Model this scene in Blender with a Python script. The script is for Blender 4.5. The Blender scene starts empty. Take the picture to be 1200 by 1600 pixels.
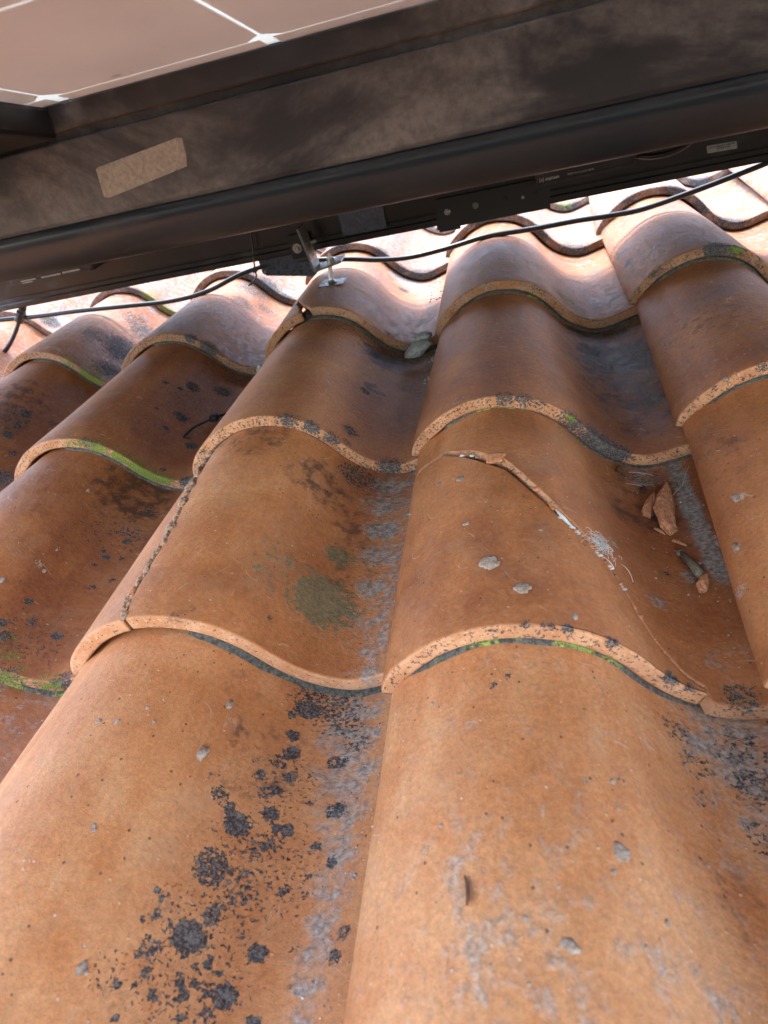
import bpy, bmesh, math, random
import numpy as np
from mathutils import Vector, Matrix

# ================================================================ camera, sky, sun, exposure
SC = bpy.context.scene
COL = SC.collection
ROOF = Matrix.Rotation(math.radians(18), 4, 'X')          # the roof pitch: all coordinates below are on the roof plane
R3 = np.array(ROOF.to_3x3())
SC.render.resolution_x, SC.render.resolution_y = 768, 1024
cam_data = bpy.data.cameras.new('camera'); cam = bpy.data.objects.new('camera', cam_data); COL.objects.link(cam)
cam_data.sensor_fit = 'VERTICAL'; cam_data.sensor_height = 24.0; cam_data.lens = 24.0*1022.55/1600
cam_data.clip_start = 0.01; cam_data.clip_end = 3000
_rt = (0.96779047, 0.13796548, -0.21058761); _up = (0.08406733, 0.61135967, 0.78687485); _fw = (-0.23730634, 0.77923352, -0.58006967)
cam.matrix_world = ROOF @ Matrix(((_rt[0], _up[0], -_fw[0], 0.69524), (_rt[1], _up[1], -_fw[1], -0.29305), (_rt[2], _up[2], -_fw[2], 0.38003), (0, 0, 0, 1)))
cam_data.dof.use_dof = True; cam_data.dof.focus_distance = 0.62; cam_data.dof.aperture_fstop = 6.5
SC.camera = cam
SUN_DIR = Vector(R3 @ np.array([-0.22, 0.36, 0.90])).normalized()   # towards the sun, from up the slope
world = bpy.data.worlds.new('World'); SC.world = world; world.use_nodes = True
wn = world.node_tree.nodes; bg = wn['Background']
sky = wn.new('ShaderNodeTexSky'); sky.sky_type = 'NISHITA'; sky.sun_disc = False
sky.sun_elevation = math.asin(SUN_DIR.z); sky.sun_rotation = math.atan2(SUN_DIR.x, SUN_DIR.y)
sky.air_density = 1.0; sky.dust_density = 1.0; sky.ozone_density = 1.0
haz = wn.new('ShaderNodeHueSaturation'); haz.inputs['Saturation'].default_value = 0.70      # thin bright overcast
world.node_tree.links.new(sky.outputs[0], haz.inputs['Color']); world.node_tree.links.new(haz.outputs[0], bg.inputs[0]); bg.inputs[1].default_value = 0.15
sun_data = bpy.data.lights.new('sun', 'SUN'); sun_data.energy = 0.6; sun_data.angle = math.radians(10); sun_data.color = (1.0, 0.95, 0.89)
sun = bpy.data.objects.new('sun', sun_data); COL.objects.link(sun); sun.rotation_euler = SUN_DIR.to_track_quat('Z', 'Y').to_euler()
SC.view_settings.view_transform = 'Standard'; SC.view_settings.look = 'None'; SC.view_settings.gamma = 1.0
SC.view_settings.exposure = 3.3
SC.render.engine = 'CYCLES'
SC.cycles.max_bounces = 6; SC.cycles.diffuse_bounces = 3; SC.cycles.caustics_reflective = False


# ---------------------------------------------------------------- roof tile geometry (roof coordinates: x across, y up the slope, z off the roof)
PU, PV, TH, LEN = 0.28, 0.33716, 0.0140, 0.405
CAM = np.array([0.69524, -0.29305, 0.38003])
_xs = np.array([0, .012, .045, .10, .17, .28, .40, .52, .62, .70, .78, .88, 1.0, 1.08])
_zs = np.array([0, .040, .088, .138, .185, .2235, .2245, .1890, .115, .0200, -.0435, -.0740, -.0420, -.020])
def _catmull(cp, n=24):
    P = np.vstack([2*cp[0]-cp[1], cp, 2*cp[-1]-cp[-2]]); out = []
    for i in range(1, len(P)-2):
        t = np.linspace(0, 1, n, endpoint=False)[:, None]; a, b, c, d = P[i-1], P[i], P[i+1], P[i+2]
        out.append(.5*((2*b)+(-a+c)*t+(2*a-5*b+4*c-d)*t*t+(-a+3*b-3*c+d)*t**3))
    out.append(cp[-1:]); return np.vstack(out)
_pr = _catmull(np.stack([_xs, _zs], 1)*PU)
for _ in range(30):
    _pr[1:-1] = .25*_pr[:-2]+.5*_pr[1:-1]+.25*_pr[2:]
_al = np.concatenate([[0], np.cumsum(np.linalg.norm(np.diff(_pr, axis=0), axis=1))])
SW = float(_al[-1])                       # developed width of a tile, metres
_tg = np.gradient(_pr, axis=0); _tg /= np.linalg.norm(_tg, axis=1)[:, None]
_nm = np.stack([-_tg[:, 1], _tg[:, 0]], 1)
OFF = {(0,2):(.0091,-.0025,.0006,.0224),(1,2):(-.0031,-.0203,.0003,-.057),(1,3):(-.0073,-.0085,-.0052,-.0572),
 (0,1):(.0088,.0242,-.0017,.012),(1,0):(.0003,.0166,-.0067,.025),(1,1):(.0158,-.0304,.012,.0402),(2,0):(.0002,.0044,-.0035,.0466),
 (2,-1):(.0142,.0285,-.002,-.0214),(2,1):(-.0024,-.004,.0017,.0285),(2,2):(-.0046,-.0082,-.0042,.0534),(2,3):(-.0021,-.0018,-.0058,.0117),
 (3,0):(-.0013,-.0037,-.0021,.0004),(3,-1):(.011,.0211,.0007,-.0073),(3,1):(-.0192,-.0013,.0033,.05),(3,2):(-.0077,-.0164,.0124,-.06),
 (3,3):(-.0109,.0013,.0001,.0008),(-1,2):(.020,0,0,0),(0,0):(.004,.030,-.004,.02),(0,3):(-.020,-.004,0,0),(1,-1):(.006,.012,-.003,.01)}
def front(r, k):
    du, dv, dz, rz = OFF.get((r, k), (0., 0., 0., 0.))
    return np.array([k*PU+du, r*PV+dv, dz]), rz
def tile_point(r, k, s, v, depth=0.0):
    """point on tile (row r, column k): s metres round the profile, v metres up the slope, depth into the clay"""
    s = np.asarray(s, float); v = np.asarray(v, float)
    F, rz = front(r, k); G, _ = front(r+1, k)
    L = G[1]-F[1]
    px = np.interp(s, _al, _pr[:, 0]); pz = np.interp(s, _al, _pr[:, 1])
    nx = np.interp(s, _al, _nm[:, 0]); nz = np.interp(s, _al, _nm[:, 1])
    fr = v/PV
    off = (TH+.0035)*fr*np.clip(.45+s/.05*.55, 0, 1)
    d = off+depth
    x = F[0]+px-nx*d+(G[0]-F[0])*v/L
    z = F[2]+pz-nz*d+(G[2]-F[2])*v/L
    y = F[1]+v+px*math.sin(rz)*np.clip(1-v/.25, 0, 1)
    return np.stack([x, y, z], -1)
STAINS = {
(-1, 1): [('L',.2746,.344,.0086,1.0),('L',.266,.3346,.003,1.0),('L',.2703,.3174,.0049,.9),('L',.2732,.3034,.0057,1.0),('L',.2761,.2846,.0041,1.0),('L',.2674,.294,.0065,.6),('L',.2587,.2799,.0036,.8),('L',.2645,.2674,.0044,.6),('L',.2703,.2721,.0045,.8),('L',.2717,.2549,.0052,1.0),('L',.2775,.2471,.0034,1.0),('L',.2833,.2471,.0043,1.0),('L',.2775,.2377,.0059,.55),('L',.2688,.2299,.0062,.55),('L',.2732,.233,.0034,.8),('L',.2284,.2643,.0026,.6),('L',.2385,.2549,.006,.6),('L',.2472,.2486,.0043,.9),('L',.2544,.2408,.008,1.1),('L',.2486,.2111,.0111,.72),('L',.2674,.2017,.0134,.5),('L',.266,.2111,.008,.5),('L',.2602,.1908,.0054,.5),('L',.2573,.1861,.0053,.8),('L',.2486,.172,.0088,1.2),('L',.2573,.172,.0029,1.0),('L',.2862,.1736,.0052,1.0),('L',.2761,.1814,.0023,.7),('L',.2761,.1501,.0064,1.0),('L',.2226,.1876,.0022,.9),('L',.2269,.1845,.0026,.9),('L',.2298,.1876,.0019,.8),('L',.2211,.172,.0025,.7),('L',.2269,.1751,.0029,.9),('L',.2356,.1736,.0022,.7),('L',.2313,.1595,.007,.55),('L',.2327,.1595,.0028,.9),('L',.2255,.1564,.0021,.9),('L',.2342,.1486,.0031,.8),('L',.2197,.1407,.003,.9),('L',.2298,.1423,.0017,.6),('L',.2414,.1407,.0027,1.0),('L',.2529,.1501,.0035,.9),('L',.2558,.1454,.0035,.8),('L',.2602,.1517,.0028,.8),('L',.2674,.1501,.0032,.9),('L',.2703,.1407,.0035,.7),('L',.2587,.136,.0027,.8),('L',.2631,.1658,.0022,1.0),('L',.2631,.1611,.0022,1.0),('L',.2573,.1595,.0022,.8),('L',.2688,.1595,.0018,.7),('L',.2934,.1407,.0041,1.0),('L',.2269,.1267,.0023,.9),('L',.292,.269,.0027,.8),('L',.3006,.2392,.0034,.8),('L',.2905,.2095,.0032,.6),('L',.3122,.2283,.0037,.8),('L',.3079,.2643,.0061,.8),('L',.3006,.3018,.0057,.7),('L',.2978,.3362,.014,.5),('L',.3108,.3174,.0086,.45),('L',.3324,.1861,.0044,.8),('L',.3296,.1736,.0043,.8),('L',.3021,.2095,.002,.6),('L',.3035,.1783,.0015,.7),('L',.3006,.2189,.0024,.6),('L',.3064,.1595,.0018,.7),('L',.2717,.2205,.0368,.24),('L',.2587,.1798,.0337,.22),('L',.2587,.147,.0314,.24),('L',.2717,.2799,.0273,.22),('L',.2125,.1439,.01,.2),('D',.305,.3471,.0152,.7),('D',.3079,.319,.0169,.75),('D',.3108,.2908,.016,.7),('D',.3122,.2611,.013,.65),('D',.3165,.2346,.0124,.6),('D',.3165,.2111,.011,.6),('D',.3151,.1923,.0095,.65),('D',.3165,.1751,.0091,.75),('D',.3165,.1595,.0088,.7),('D',.3165,.1454,.0085,.7),('L',.2833,.3534,.0231,.6),('B',.2515,.2908,.0323,.4)],  # the last patch (B) is shading of the flank put into the colour
(-1, 2): [('D',.094,.1939,.022,.3),('D',.1286,.1564,.0304,.33),('D',.1055,.1501,.0222,.33),('D',.146,.2267,.0296,.2),('L',.2631,.2924,.0119,0.31),('L',.2602,.2658,.0075,0.25),('L',.2934,.2846,.0138,0.46),('L',.2934,.3112,.0166,0.37),('D',.292,.3065,.0246,.8),('D',.2905,.2627,.015,.6),('L',.1113,.3018,.0032,0.56),('L',.1214,.3081,.0024,.8),('L',.2891,.2518,.011,0.31),('D',.2847,.319,.0252,.5),('L',.2558,.3127,.0124,0.37),('L',.1879,.2486,.0014,.8),('D',.1908,.1626,.0223,.3),('D',.2284,.1532,.0168,.35),('B',.2573,.2111,.02,.3)],
(0, 1): [('G',.2616,.0751,.0283,1.1),('G',.2457,.0938,.0173,.55),('G',.2645,.1376,.0123,.9),('G',.2154,.0907,.0271,.33),('G',.2052,.0688,.0186,.3),('D',.2934,.2299,.0164,.8),('D',.2978,.1876,.0143,.9),('D',.2992,.1486,.0124,.8),('D',.3021,.1032,.0106,.7),('D',.3064,.0547,.011,.5),('D',.3093,.0266,.0079,.55),('D',.2949,.2658,.0156,.8),('L',.2616,.269,.0228,.6),('B',.0434,.3081,.0454,.7),('B',.1315,.2674,.0417,.4),('D',.2862,.0688,.0141,.4),('B',.224,.2283,.0336,.5),('L',.2226,.0313,.0021,.9),('G',.2847,.1282,.0182,.3),('B',.1604,.0031,.0089,.5),('B',.1518,.0,.0069,.5)],
(0, 2): [('D',.3021,.2893,.0196,.55),('D',.2934,.2768,.009,.8),('L',.2804,.1282,.0026,1.0),('D',.2631,.0844,.0079,.6),('D',.2949,.1267,.0074,.6),('D',.2905,.0391,.0183,.25),('B',.279,.2158,.0298,.5),('L',.2775,.3299,.0172,.6),('L',.2819,.2862,.013,.4),('L',.2963,.0,.0128,.6),('M',.2934,.0,.0090,.35),('D',.2313,.1314,.0052,.7),('B',.3006,.3425,.0208,.5),('L',.1619,.0,.004,.8),('L',.1359,.0,.0033,.7),('L',.1489,.0,.0049,.5),('L',.1937,.0,.0057,.6),('L',.2472,.0,.0067,.7),('L',.2631,.0,.0042,.7)],
(0, 3): [('P',.0361,.1704,.0041,.9),('P',.0188,.1204,.0039,.8),('P',.0087,.0797,.0064,.6),('L',.0,.2658,.0122,.3),('B',.0318,.2502,.0232,.3)],
(0, 0): [('L',.2761,.2111,.0045,.9),('L',.2587,.2189,.0453,.24),('L',.2746,.2236,.0167,.45),('L',.2688,.1767,.0043,.9),('L',.2269,.0438,.0049,1.0),('L',.2746,.0547,.005,1.0),('L',.2342,.0797,.0038,1.0),('L',.2472,.0594,.0031,.9),('L',.2876,.1439,.0035,.8),('L',.2746,.1282,.0034,.8),('L',.2486,.0344,.0425,.24),('M',.237,.0266,.0149,.5),('M',.2486,.0219,.0096,.6),('M',.2616,.0,.0140,.6),('M',.2949,.0,.0117,.7),('L',.3093,.0,.0116,.6),('L',.2356,.0344,.006,.8),('B',.2501,.2955,.0488,.6),('L',.2775,.2721,.012,.4),('L',.2573,.0,.0151,.4),('L',.2631,.1845,.0029,.9),('L',.2631,.1611,.0028,.9),('L',.2819,.1814,.0029,.8),('P',.2197,.1267,.0047,.6)],
(0, -1): [('L',.3093,.3425,.0355,.5)],
(1, 2): [('B',.3093,.2408,.0514,.9),('B',.3151,.1235,.0378,.6),('B',.3006,.3503,.0474,.8),('D',.3006,.3503,.0284,.5),('L',.2819,.2783,.0223,.5),('D',.3194,.1532,.0311,.3),('D',.3006,.2252,.0254,.45),('B',.3165,.0579,.035,.4),('L',.2501,.0,.0263,.75),('L',.2139,.0,.0162,.55),('L',.2717,.0,.0145,.85),('M',.2081,.0,.0052,.9),('L',.1359,.0,.0103,.5),('L',.1561,.0,.009,.5),('L',.1734,.0,.0077,.3),('B',.0694,.0704,.0364,.15)],
(1, 1): [('L',.237,.0407,.0127,.8),('L',.237,.0109,.0065,.6),('B',.2587,.3174,.0331,.95),('L',.2501,.3174,.0155,.6),('B',.2544,.197,.0158,.7),('L',.2443,.1736,.0077,.7),('D',.305,.2392,.0218,.55),('D',.3108,.1235,.0179,.55),('D',.2992,.3471,.026,.7),('D',.2197,.3972,.0308,.5),('D',.1807,.369,.02,.4),('D',.3281,.0344,.0103,.3),('L',.1648,.0,.0126,.6),('L',.1922,.0,.0098,.7),('L',.2183,.0,.0099,.6),('L',.2905,.0,.0144,.7),('D',.0405,.3753,.0207,.3)],
(1, 0): [('L',.2313,.2283,.012,1.0),('L',.2443,.1439,.0122,.9),('L',.2688,.2611,.0145,.8),('L',.2775,.0876,.0081,1.0),('L',.237,.1001,.0054,.9),('L',.237,.1767,.0578,.27),('L',.1937,.2002,.0049,1.0),('L',.2183,.2048,.0049,1.0),('L',.266,.0156,.0042,.9),('L',.2096,.1282,.0037,.9),('L',.2211,.086,.0355,.22),('M',.0043,.0672,.0221,.8),('M',.1532,.0,.0179,.5),('M',.1821,.0,.0179,.8),('M',.2139,.0,.0148,1.0),('M',.237,.0,.0141,1.2),('M',.2573,.0,.0125,1.3),('M',.2761,.0,.0083,1.1),('L',.3021,.0,.01,.9),('L',.1691,.0,.0114,.5),('L',.2775,.3159,.0259,.5),('B',.2342,.3393,.0544,.3)],
(1, -1): [('L',.2067,.1704,.0403,.42),('L',.2255,.1329,.0079,1.0),('L',.2183,.1923,.0092,.9),('L',.224,.1579,.007,.8),('L',.2501,.1048,.0068,.7),('L',.2558,.2064,.0063,.6),('B',.1792,.2127,.0621,.5),('L',.2674,.0469,.0231,.6)],
(1, 3): [('P',.0679,.0,.005,.3),('B',.0781,.1439,.0583,.3),('L',.1012,.0,.0073,.3)],
(2, 0): [('L',.2096,.3112,.0392,.55),('L',.2067,.2252,.0273,.6),('L',.2472,.2643,.0179,.5),('L',.0029,.1783,.0276,.5),('L',.2154,.0,.0171,.7),('L',.1807,.0,.0106,.7),('M',.0289,.0266,.0157,.4),('D',.1922,.2877,.0334,.5)],
(2, -1): [('L',.2486,.122,.0424,.85),('L',.1922,.1157,.0294,.5),('L',.2544,.2189,.0344,.7),('L',.2558,.0391,.026,.7),('L',.2255,.2361,.0346,.5),('M',.0376,.0766,.0272,.7),('M',.2428,.0031,.023,.9),('M',.2009,.0016,.0182,.6),('L',.0145,.1142,.0255,.5),('D',.237,.3362,.0424,.5),('D',.2139,.2142,.0393,.4)],
(2, 1): [('D',.2746,.3268,.0278,1.0),('D',.3021,.2955,.0247,.8),('D',.3006,.1079,.0218,.6),('D',.2992,.0422,.0166,.6),('L',.2674,.2705,.0097,.8),('D',.2501,.3299,.0177,.8),('L',.2558,.0109,.0101,.5),('B',.052,.0,.0102,.3)],
(2, 2): [('M',.2501,.0485,.0156,1.0),('M',.2703,.0266,.0154,1.0),('D',.2819,.1642,.0256,.5),('D',.3006,.0735,.024,.4),('L',.1922,.0078,.0186,.3),('D',.2978,.2768,.0184,.5)],
(2, 3): [('L',.1416,.0,.0189,1.0),('L',.1662,.0,.0103,.9),('M',.1662,.0,.0086,.9),('L',.2313,.0891,.015,.9),('B',.026,.1611,.0093,.9),('B',.0289,.1048,.0089,.9),('B',.0289,.0594,.0057,.8),('D',.3064,.2799,.0197,.5),('L',.0549,.0,.0107,.4)],
(3, 3): [('D',.318,.1611,.0251,.9),('M',.3122,.2424,.0317,.7),('M',.3079,.061,.0236,.5),('L',.2847,.0,.0273,.9),('L',.1677,.0,.0268,.7),('L',.224,.0,.018,.8),('L',.0824,.0,.0182,.5)],
(3, 2): [('D',.2746,.0641,.0245,.7),('M',.2703,.1798,.0264,.5),('L',.2934,.0,.028,.8),('L',.2255,.0,.0186,.7),('L',.1041,.0,.0233,.5)],
(3, 1): [('D',.2862,.0657,.0317,.5),('L',.2052,.0,.0201,.7),('L',.2934,.0,.0305,.7),('L',.1156,.0,.0251,.6),('L',.2515,.0,.0152,.6)],
(3, 0): [('D',.266,.0235,.0215,1.0),('M',.2501,.0235,.0215,.5),('L',.2284,.0,.0316,.9),('L',.1807,.0,.0209,.6),('L',.2688,.0,.0186,.8)],
(3, -1): [('M',.2154,.0,.0195,.9),('M',.2544,.0,.0168,.9),('L',.172,.0,.0222,.5),('D',.2602,.0078,.0197,.6),('M',.2544,.3081,.033,.4)],
(3, -2): [('L',.2327,.036,.0236,.9),('M',.2226,.0391,.0148,.5),('D',.2486,.0641,.0211,1.0)],
(4, 3): [('M',.3064,.0579,.0229,.9),('L',.2978,.0,.0222,.9),('M',.3339,.061,.0427,.5)],
(4, 2): [('M',.292,.0188,.0235,.8),('L',.3021,.0,.0232,.9)],
}
NODULES = {
(-1, 1): [(.2139,.2752,.0053),(.1677,.208,.0027),(.198,.1423,.0043),(.1677,.1798,.0021),(.1272,.2799,.0022),(.1431,.2799,.0022),(.1706,.2846,.0022),(.2211,.319,.0033),(.1604,.294,.0013),(.2616,.2439,.0017),(.3252,.283,.0018),(.3137,.3393,.002)],
(-1, 2): [(.1633,.2408,.002),(.1821,.2455,.0021),(.1763,.2064,.0047),(.1706,.1955,.0018),(.1243,.1689,.002),(.1445,.1595,.005),(.0781,.2158,.002),(.107,.1501,.0014),(.1243,.1439,.0013),(.1821,.2299,.0013),(.1171,.1736,.0012),(.1416,.1845,.0012),(.198,.1798,.0018),(.0607,.3002,.0021),(.0983,.2846,.0015),(.2472,.2236,.0014)],
(0, 2): [(.1156,.0641,.0074),(.1359,.036,.0061),(.0853,.1955,.0046),(.094,.122,.0036),(.0578,.208,.003),(.1547,.1048,.002),(.013,.2002,.0025),(.1677,.0125,.0025),(.0694,.1814,.0017),(.2775,.1611,.0022)],
(0, 1): [(.3021,.1454,.0031),(.292,.1845,.0032),(.292,.2283,.0034),(.1706,.0782,.0022),(.1879,.1564,.0024),(.2356,.1251,.0024),(.2472,.0594,.0022),(.1865,.1673,.0019)],
(0, 0): [(.2269,.122,.0033),(.224,.1548,.0028),(.2009,.0876,.0045),(.2067,.2596,.0031)],
(1, 3): [(.0679,.0,.0025)],
(1, 2): [(.1243,.1501,.0023),(.1763,.1095,.0022)],
(0, 3): [(.0347,.172,.0052),(.0202,.1204,.0044),(.0,.1439,.0031),(.0318,.2502,.0017)],
}
TL = dict(
 panel='nearest solar panel overhead, pinkish cells and a bronze frame with a pale sticker',
 panel2='far solar panel lying hidden behind the bronze frame, above the rail',
 rail='long black metal rail under the panels with a riveted splice plate',
 inv='dark microinverter with white lettering hanging in front of the rail at the right',
 inv2='dark microinverter with rows of tiny white print at the left end of the rail',
 bracket='zinc steel angle bracket bolted on the broken tile beneath the rail',
 cable='long black cable running across the tile crests behind the rail bracket',
 drop='short black cable with a thick plug connector hanging at the left edge',
 tie='thin black cable tie looped round the rail with its tail hanging down',
 tie2='cut black cable tie lying on a brown tile left of the middle',
 shard1='largest rough clay splinter standing in the trough right of the curved crack',
 shard2='smooth brown clay splinter leaning on the left of the largest one',
 shard3='tiny flat clay chip at the foot of the largest splinter',
 shard4='tiny slim clay chip lying alone just below the largest splinter',
 shard5='oval clay chip at the lower end of the grey green crumb',
 stem='grey green stick of mortar lying in the trough above the oval clay chip',
 chunk='blue grey lump of mortar in the trough below the bracket tile',
 chunk2='small pale lump of mortar at the left foot of the broken tile corner',
 twig='short brown twig on the nearest right tile',
 seed='round brown seed under the dark speckled lip of the middle tile',
 seed2='elongated brown seed husk just above the clay splinters',
 web='grey wad of cobweb beside the curved crack',
 web2='fine white cobweb threads across the trough with the clay splinters')
TLABEL = {
 (-1,0): 'reddish brown tile in the bottom left corner, mostly covered by the nearest orange tile',
 (-1,1): 'nearest left tile, orange with clusters of black lichen and a grey streak in its trough',
 (-1,2): 'nearest right tile, pale orange with a short twig and grey lumps on its crest',
 (0,-1): 'sliver of dark brown tile at the left edge below the green rimmed tile',
 (0,0): 'brown tile at the left edge with mossy rim, under the long sealed crack',
 (0,1): 'orange tile with a sealed lengthwise crack and a grey green patch by its trough',
 (0,2): 'tile broken by a long curved crack, splinters lying in its trough',
 (0,3): 'smooth orange tile at the right edge beside the clay splinters, grey dabs on it',
 (1,-1): 'dark brown tile at the left edge spotted with black below the mossy arch',
 (1,0): 'brown tile with bright green moss on its front rim and a cut cable tie',
 (1,1): 'tile with dark burn stains in front of the broken corner tile',
 (1,2): 'brown tile with black speckled front rim above the curved crack',
 (1,3): 'plain brown tile at the right edge, above the smooth orange tile',
 (2,-2): 'pale pink tile at the left edge under the cable connector',
 (2,-1): 'tile with a large black lichen cloud and greenish rim at the left',
 (2,0): 'pale tile left of the broken corner tile, cable tie tail hanging over it',
 (2,1): 'tile with its left corner broken off, carrying the steel bracket',
 (2,2): 'pale grey pink tile right of the bracket tile, green moss at its rim',
 (2,3): 'pale tile with a dark squiggle mark and blackened arched rim at the right',
 (2,4): 'sliver of pale tile at the right edge behind the blackened rim',
 (3,-3): 'leftmost sunlit tile behind the cable connector',
 (3,-2): 'sunlit tile just behind the hanging connector, with an open dark arch',
 (3,-1): 'sunlit tile behind the tile with the black lichen cloud, green tinged rim',
 (3,0): 'sunlit tile with dark rim directly behind the cable tie tail',
 (3,1): 'sunlit tile directly behind the steel bracket, its trough filled with loose mortar',
 (3,2): 'sunlit tile under the riveted splice plate, dark arch open',
 (3,3): 'sunlit tile with a wide dark arch crossed by the cable at the right',
 (3,4): 'sunlit tile in the top right corner where the cable leaves the picture',
}
for _k, _w in zip(range(-4, 6), ('first', 'second', 'third', 'fourth', 'fifth', 'sixth', 'seventh', 'eighth', 'ninth', 'tenth')):
    TLABEL[(4, _k)] = 'bright far tile under the rail, %s from the left in its course' % _w
for _k, _w in zip(range(2, 6), ('first', 'second', 'third', 'last')):
    TLABEL[(5, _k)] = 'farthest tile at the right beyond the rail, %s from the left in that course' % _w

# ================================================================ helpers
def finish(o, origin, parent):
    COL.objects.link(o)
    if parent is None:
        o.matrix_world = ROOF @ Matrix.Translation(Vector([float(a) for a in origin]))
    else:
        o.parent = parent
    return o
def thing(name, origin, label, cat, group=None):
    o = bpy.data.objects.new(name, None); o.empty_display_size = .02
    o['origin'] = [float(a) for a in origin]
    finish(o, origin, None); tag(o, label, cat, group); return o
def tag(o, label=None, cat=None, group=None, kind=None):
    if label: o['label'] = label
    if cat: o['category'] = cat
    if group: o['group'] = group
    if kind: o['kind'] = kind
    return o
def mesh(name, V, Fc, mats, parent=None, origin=None, smooth=True, mi=None, attrs=None, uv=None):
    """V in roof coordinates -> one mesh object; origin = its base (or its parent's)"""
    V = np.asarray(V, float)
    if parent is not None: origin = np.array(parent['origin'])
    elif origin is None: origin = np.array([V[:, 0].mean(), V[:, 1].mean(), V[:, 2].min()])
    me = bpy.data.meshes.new(name); me.from_pydata((V-origin).tolist(), [], [tuple(int(i) for i in f) for f in Fc])
    for m in (mats if isinstance(mats, (list, tuple)) else [mats]): me.materials.append(m)
    if mi is not None: me.polygons.foreach_set('material_index', np.asarray(mi, 'i'))
    me.polygons.foreach_set('use_smooth', np.full(len(me.polygons), bool(smooth)))
    if attrs:
        for n, a in attrs.items():
            at = me.attributes.new(n, 'FLOAT', 'POINT'); at.data.foreach_set('value', np.asarray(a, 'f'))
    if uv is not None:
        at = me.attributes.new('tc', 'FLOAT_VECTOR', 'POINT'); at.data.foreach_set('vector', np.asarray(uv, 'f').ravel())
    me.update()
    o = bpy.data.objects.new(name, me)
    if parent is None: o['origin'] = [float(a) for a in origin]
    return finish(o, origin, parent)
class MB:
    def __init__(s): s.v = []; s.f = []; s.m = []
    def add(s, V, Fc, m=0):
        n = len(s.v); s.v += [tuple(map(float, p)) for p in V]; s.f += [tuple(i+n for i in f) for f in Fc]; s.m += [m]*len(Fc); return s
    def box(s, lo, hi, m=0, bev=0.0, ax=None, c=None):
        lo = np.array(lo, float); hi = np.array(hi, float); b = min(bev, .45*float((hi-lo).min()))
        bm = bmesh.new(); bmesh.ops.create_cube(bm, size=1.0)
        for v in bm.verts: v.co = Vector([(lo[i]+hi[i])/2+v.co[i]*(hi[i]-lo[i]) for i in range(3)])
        if b > 0: bmesh.ops.bevel(bm, geom=bm.edges[:], offset=b, segments=2, affect='EDGES', profile=.6)
        bm.verts.index_update(); V = np.array([v.co[:] for v in bm.verts]); Fc = [[v.index for v in f.verts] for f in bm.faces]; bm.free()
        if ax is not None: V = (V @ np.array(ax, float)) + np.array(c, float)
        return s.add(V, Fc, m)
    def prism(s, poly, x0, x1, m=0, n=1):
        """polygon of (y, z) pushed along x"""
        k = len(poly); X = np.linspace(x0, x1, n+1)
        V = [(x, y, z) for x in X for (y, z) in poly]
        Fc = [[i*k+j, i*k+(j+1) % k, (i+1)*k+(j+1) % k, (i+1)*k+j] for i in range(n) for j in range(k)]
        Fc += [list(range(k))[::-1], [n*k+j for j in range(k)]]
        return s.add(V, Fc, m)
    def tube(s, pts, r, m=0, seg=12, cap=True):
        P = np.array(pts, float); rr = np.full(len(P), r) if np.isscalar(r) else np.array(r, float)
        T = np.gradient(P, axis=0); T /= np.linalg.norm(T, axis=1)[:, None]
        up = np.array([0, 0, 1.]) if abs(T[0, 2]) < .9 else np.array([1., 0, 0]); V = []
        for i in range(len(P)):
            a = np.cross(T[i], up); a /= np.linalg.norm(a); b = np.cross(a, T[i]); up = b
            for j in range(seg):
                t = 2*math.pi*j/seg; V.append(P[i]+rr[i]*(a*math.cos(t)+b*math.sin(t)))
        Fc = [[i*seg+j, i*seg+(j+1) % seg, (i+1)*seg+(j+1) % seg, (i+1)*seg+j] for i in range(len(P)-1) for j in range(seg)]
        if cap: Fc += [list(range(seg))[::-1], [(len(P)-1)*seg+j for j in range(seg)]]
        return s.add(V, Fc, m)
    def lump(s, c, r, seed=0, m=0, rough=.25, sub=2, ax=None):
        """irregular lump: r = three half sizes"""
        rg = np.random.RandomState(seed); bm = bmesh.new(); bmesh.ops.create_icosphere(bm, subdivisions=sub, radius=1.0)
        bm.verts.index_update(); V = np.array([v.co[:] for v in bm.verts]); Fc = [[v.index for v in f.verts] for f in bm.faces]; bm.free()
        K = rg.normal(size=(5, 3))*2.2; ph = rg.uniform(0, 6, 5); d = sum(np.sin(V @ K[i]+ph[i]) for i in range(5))/5
        V = V*(1+rough*d[:, None]+rg.normal(size=(len(V), 1))*rough*.16)*np.array(r)
        if ax is not None: V = V @ np.array(ax, float)
        return s.add(V+np.array(c), Fc, m)
    def build(s, name, mats, parent=None, origin=None, smooth=False):
        return mesh(name, s.v, s.f, mats, parent, origin, smooth, mi=s.m)
def curve(P, n=12):
    return _catmull(np.array(P, float), n)

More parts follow.
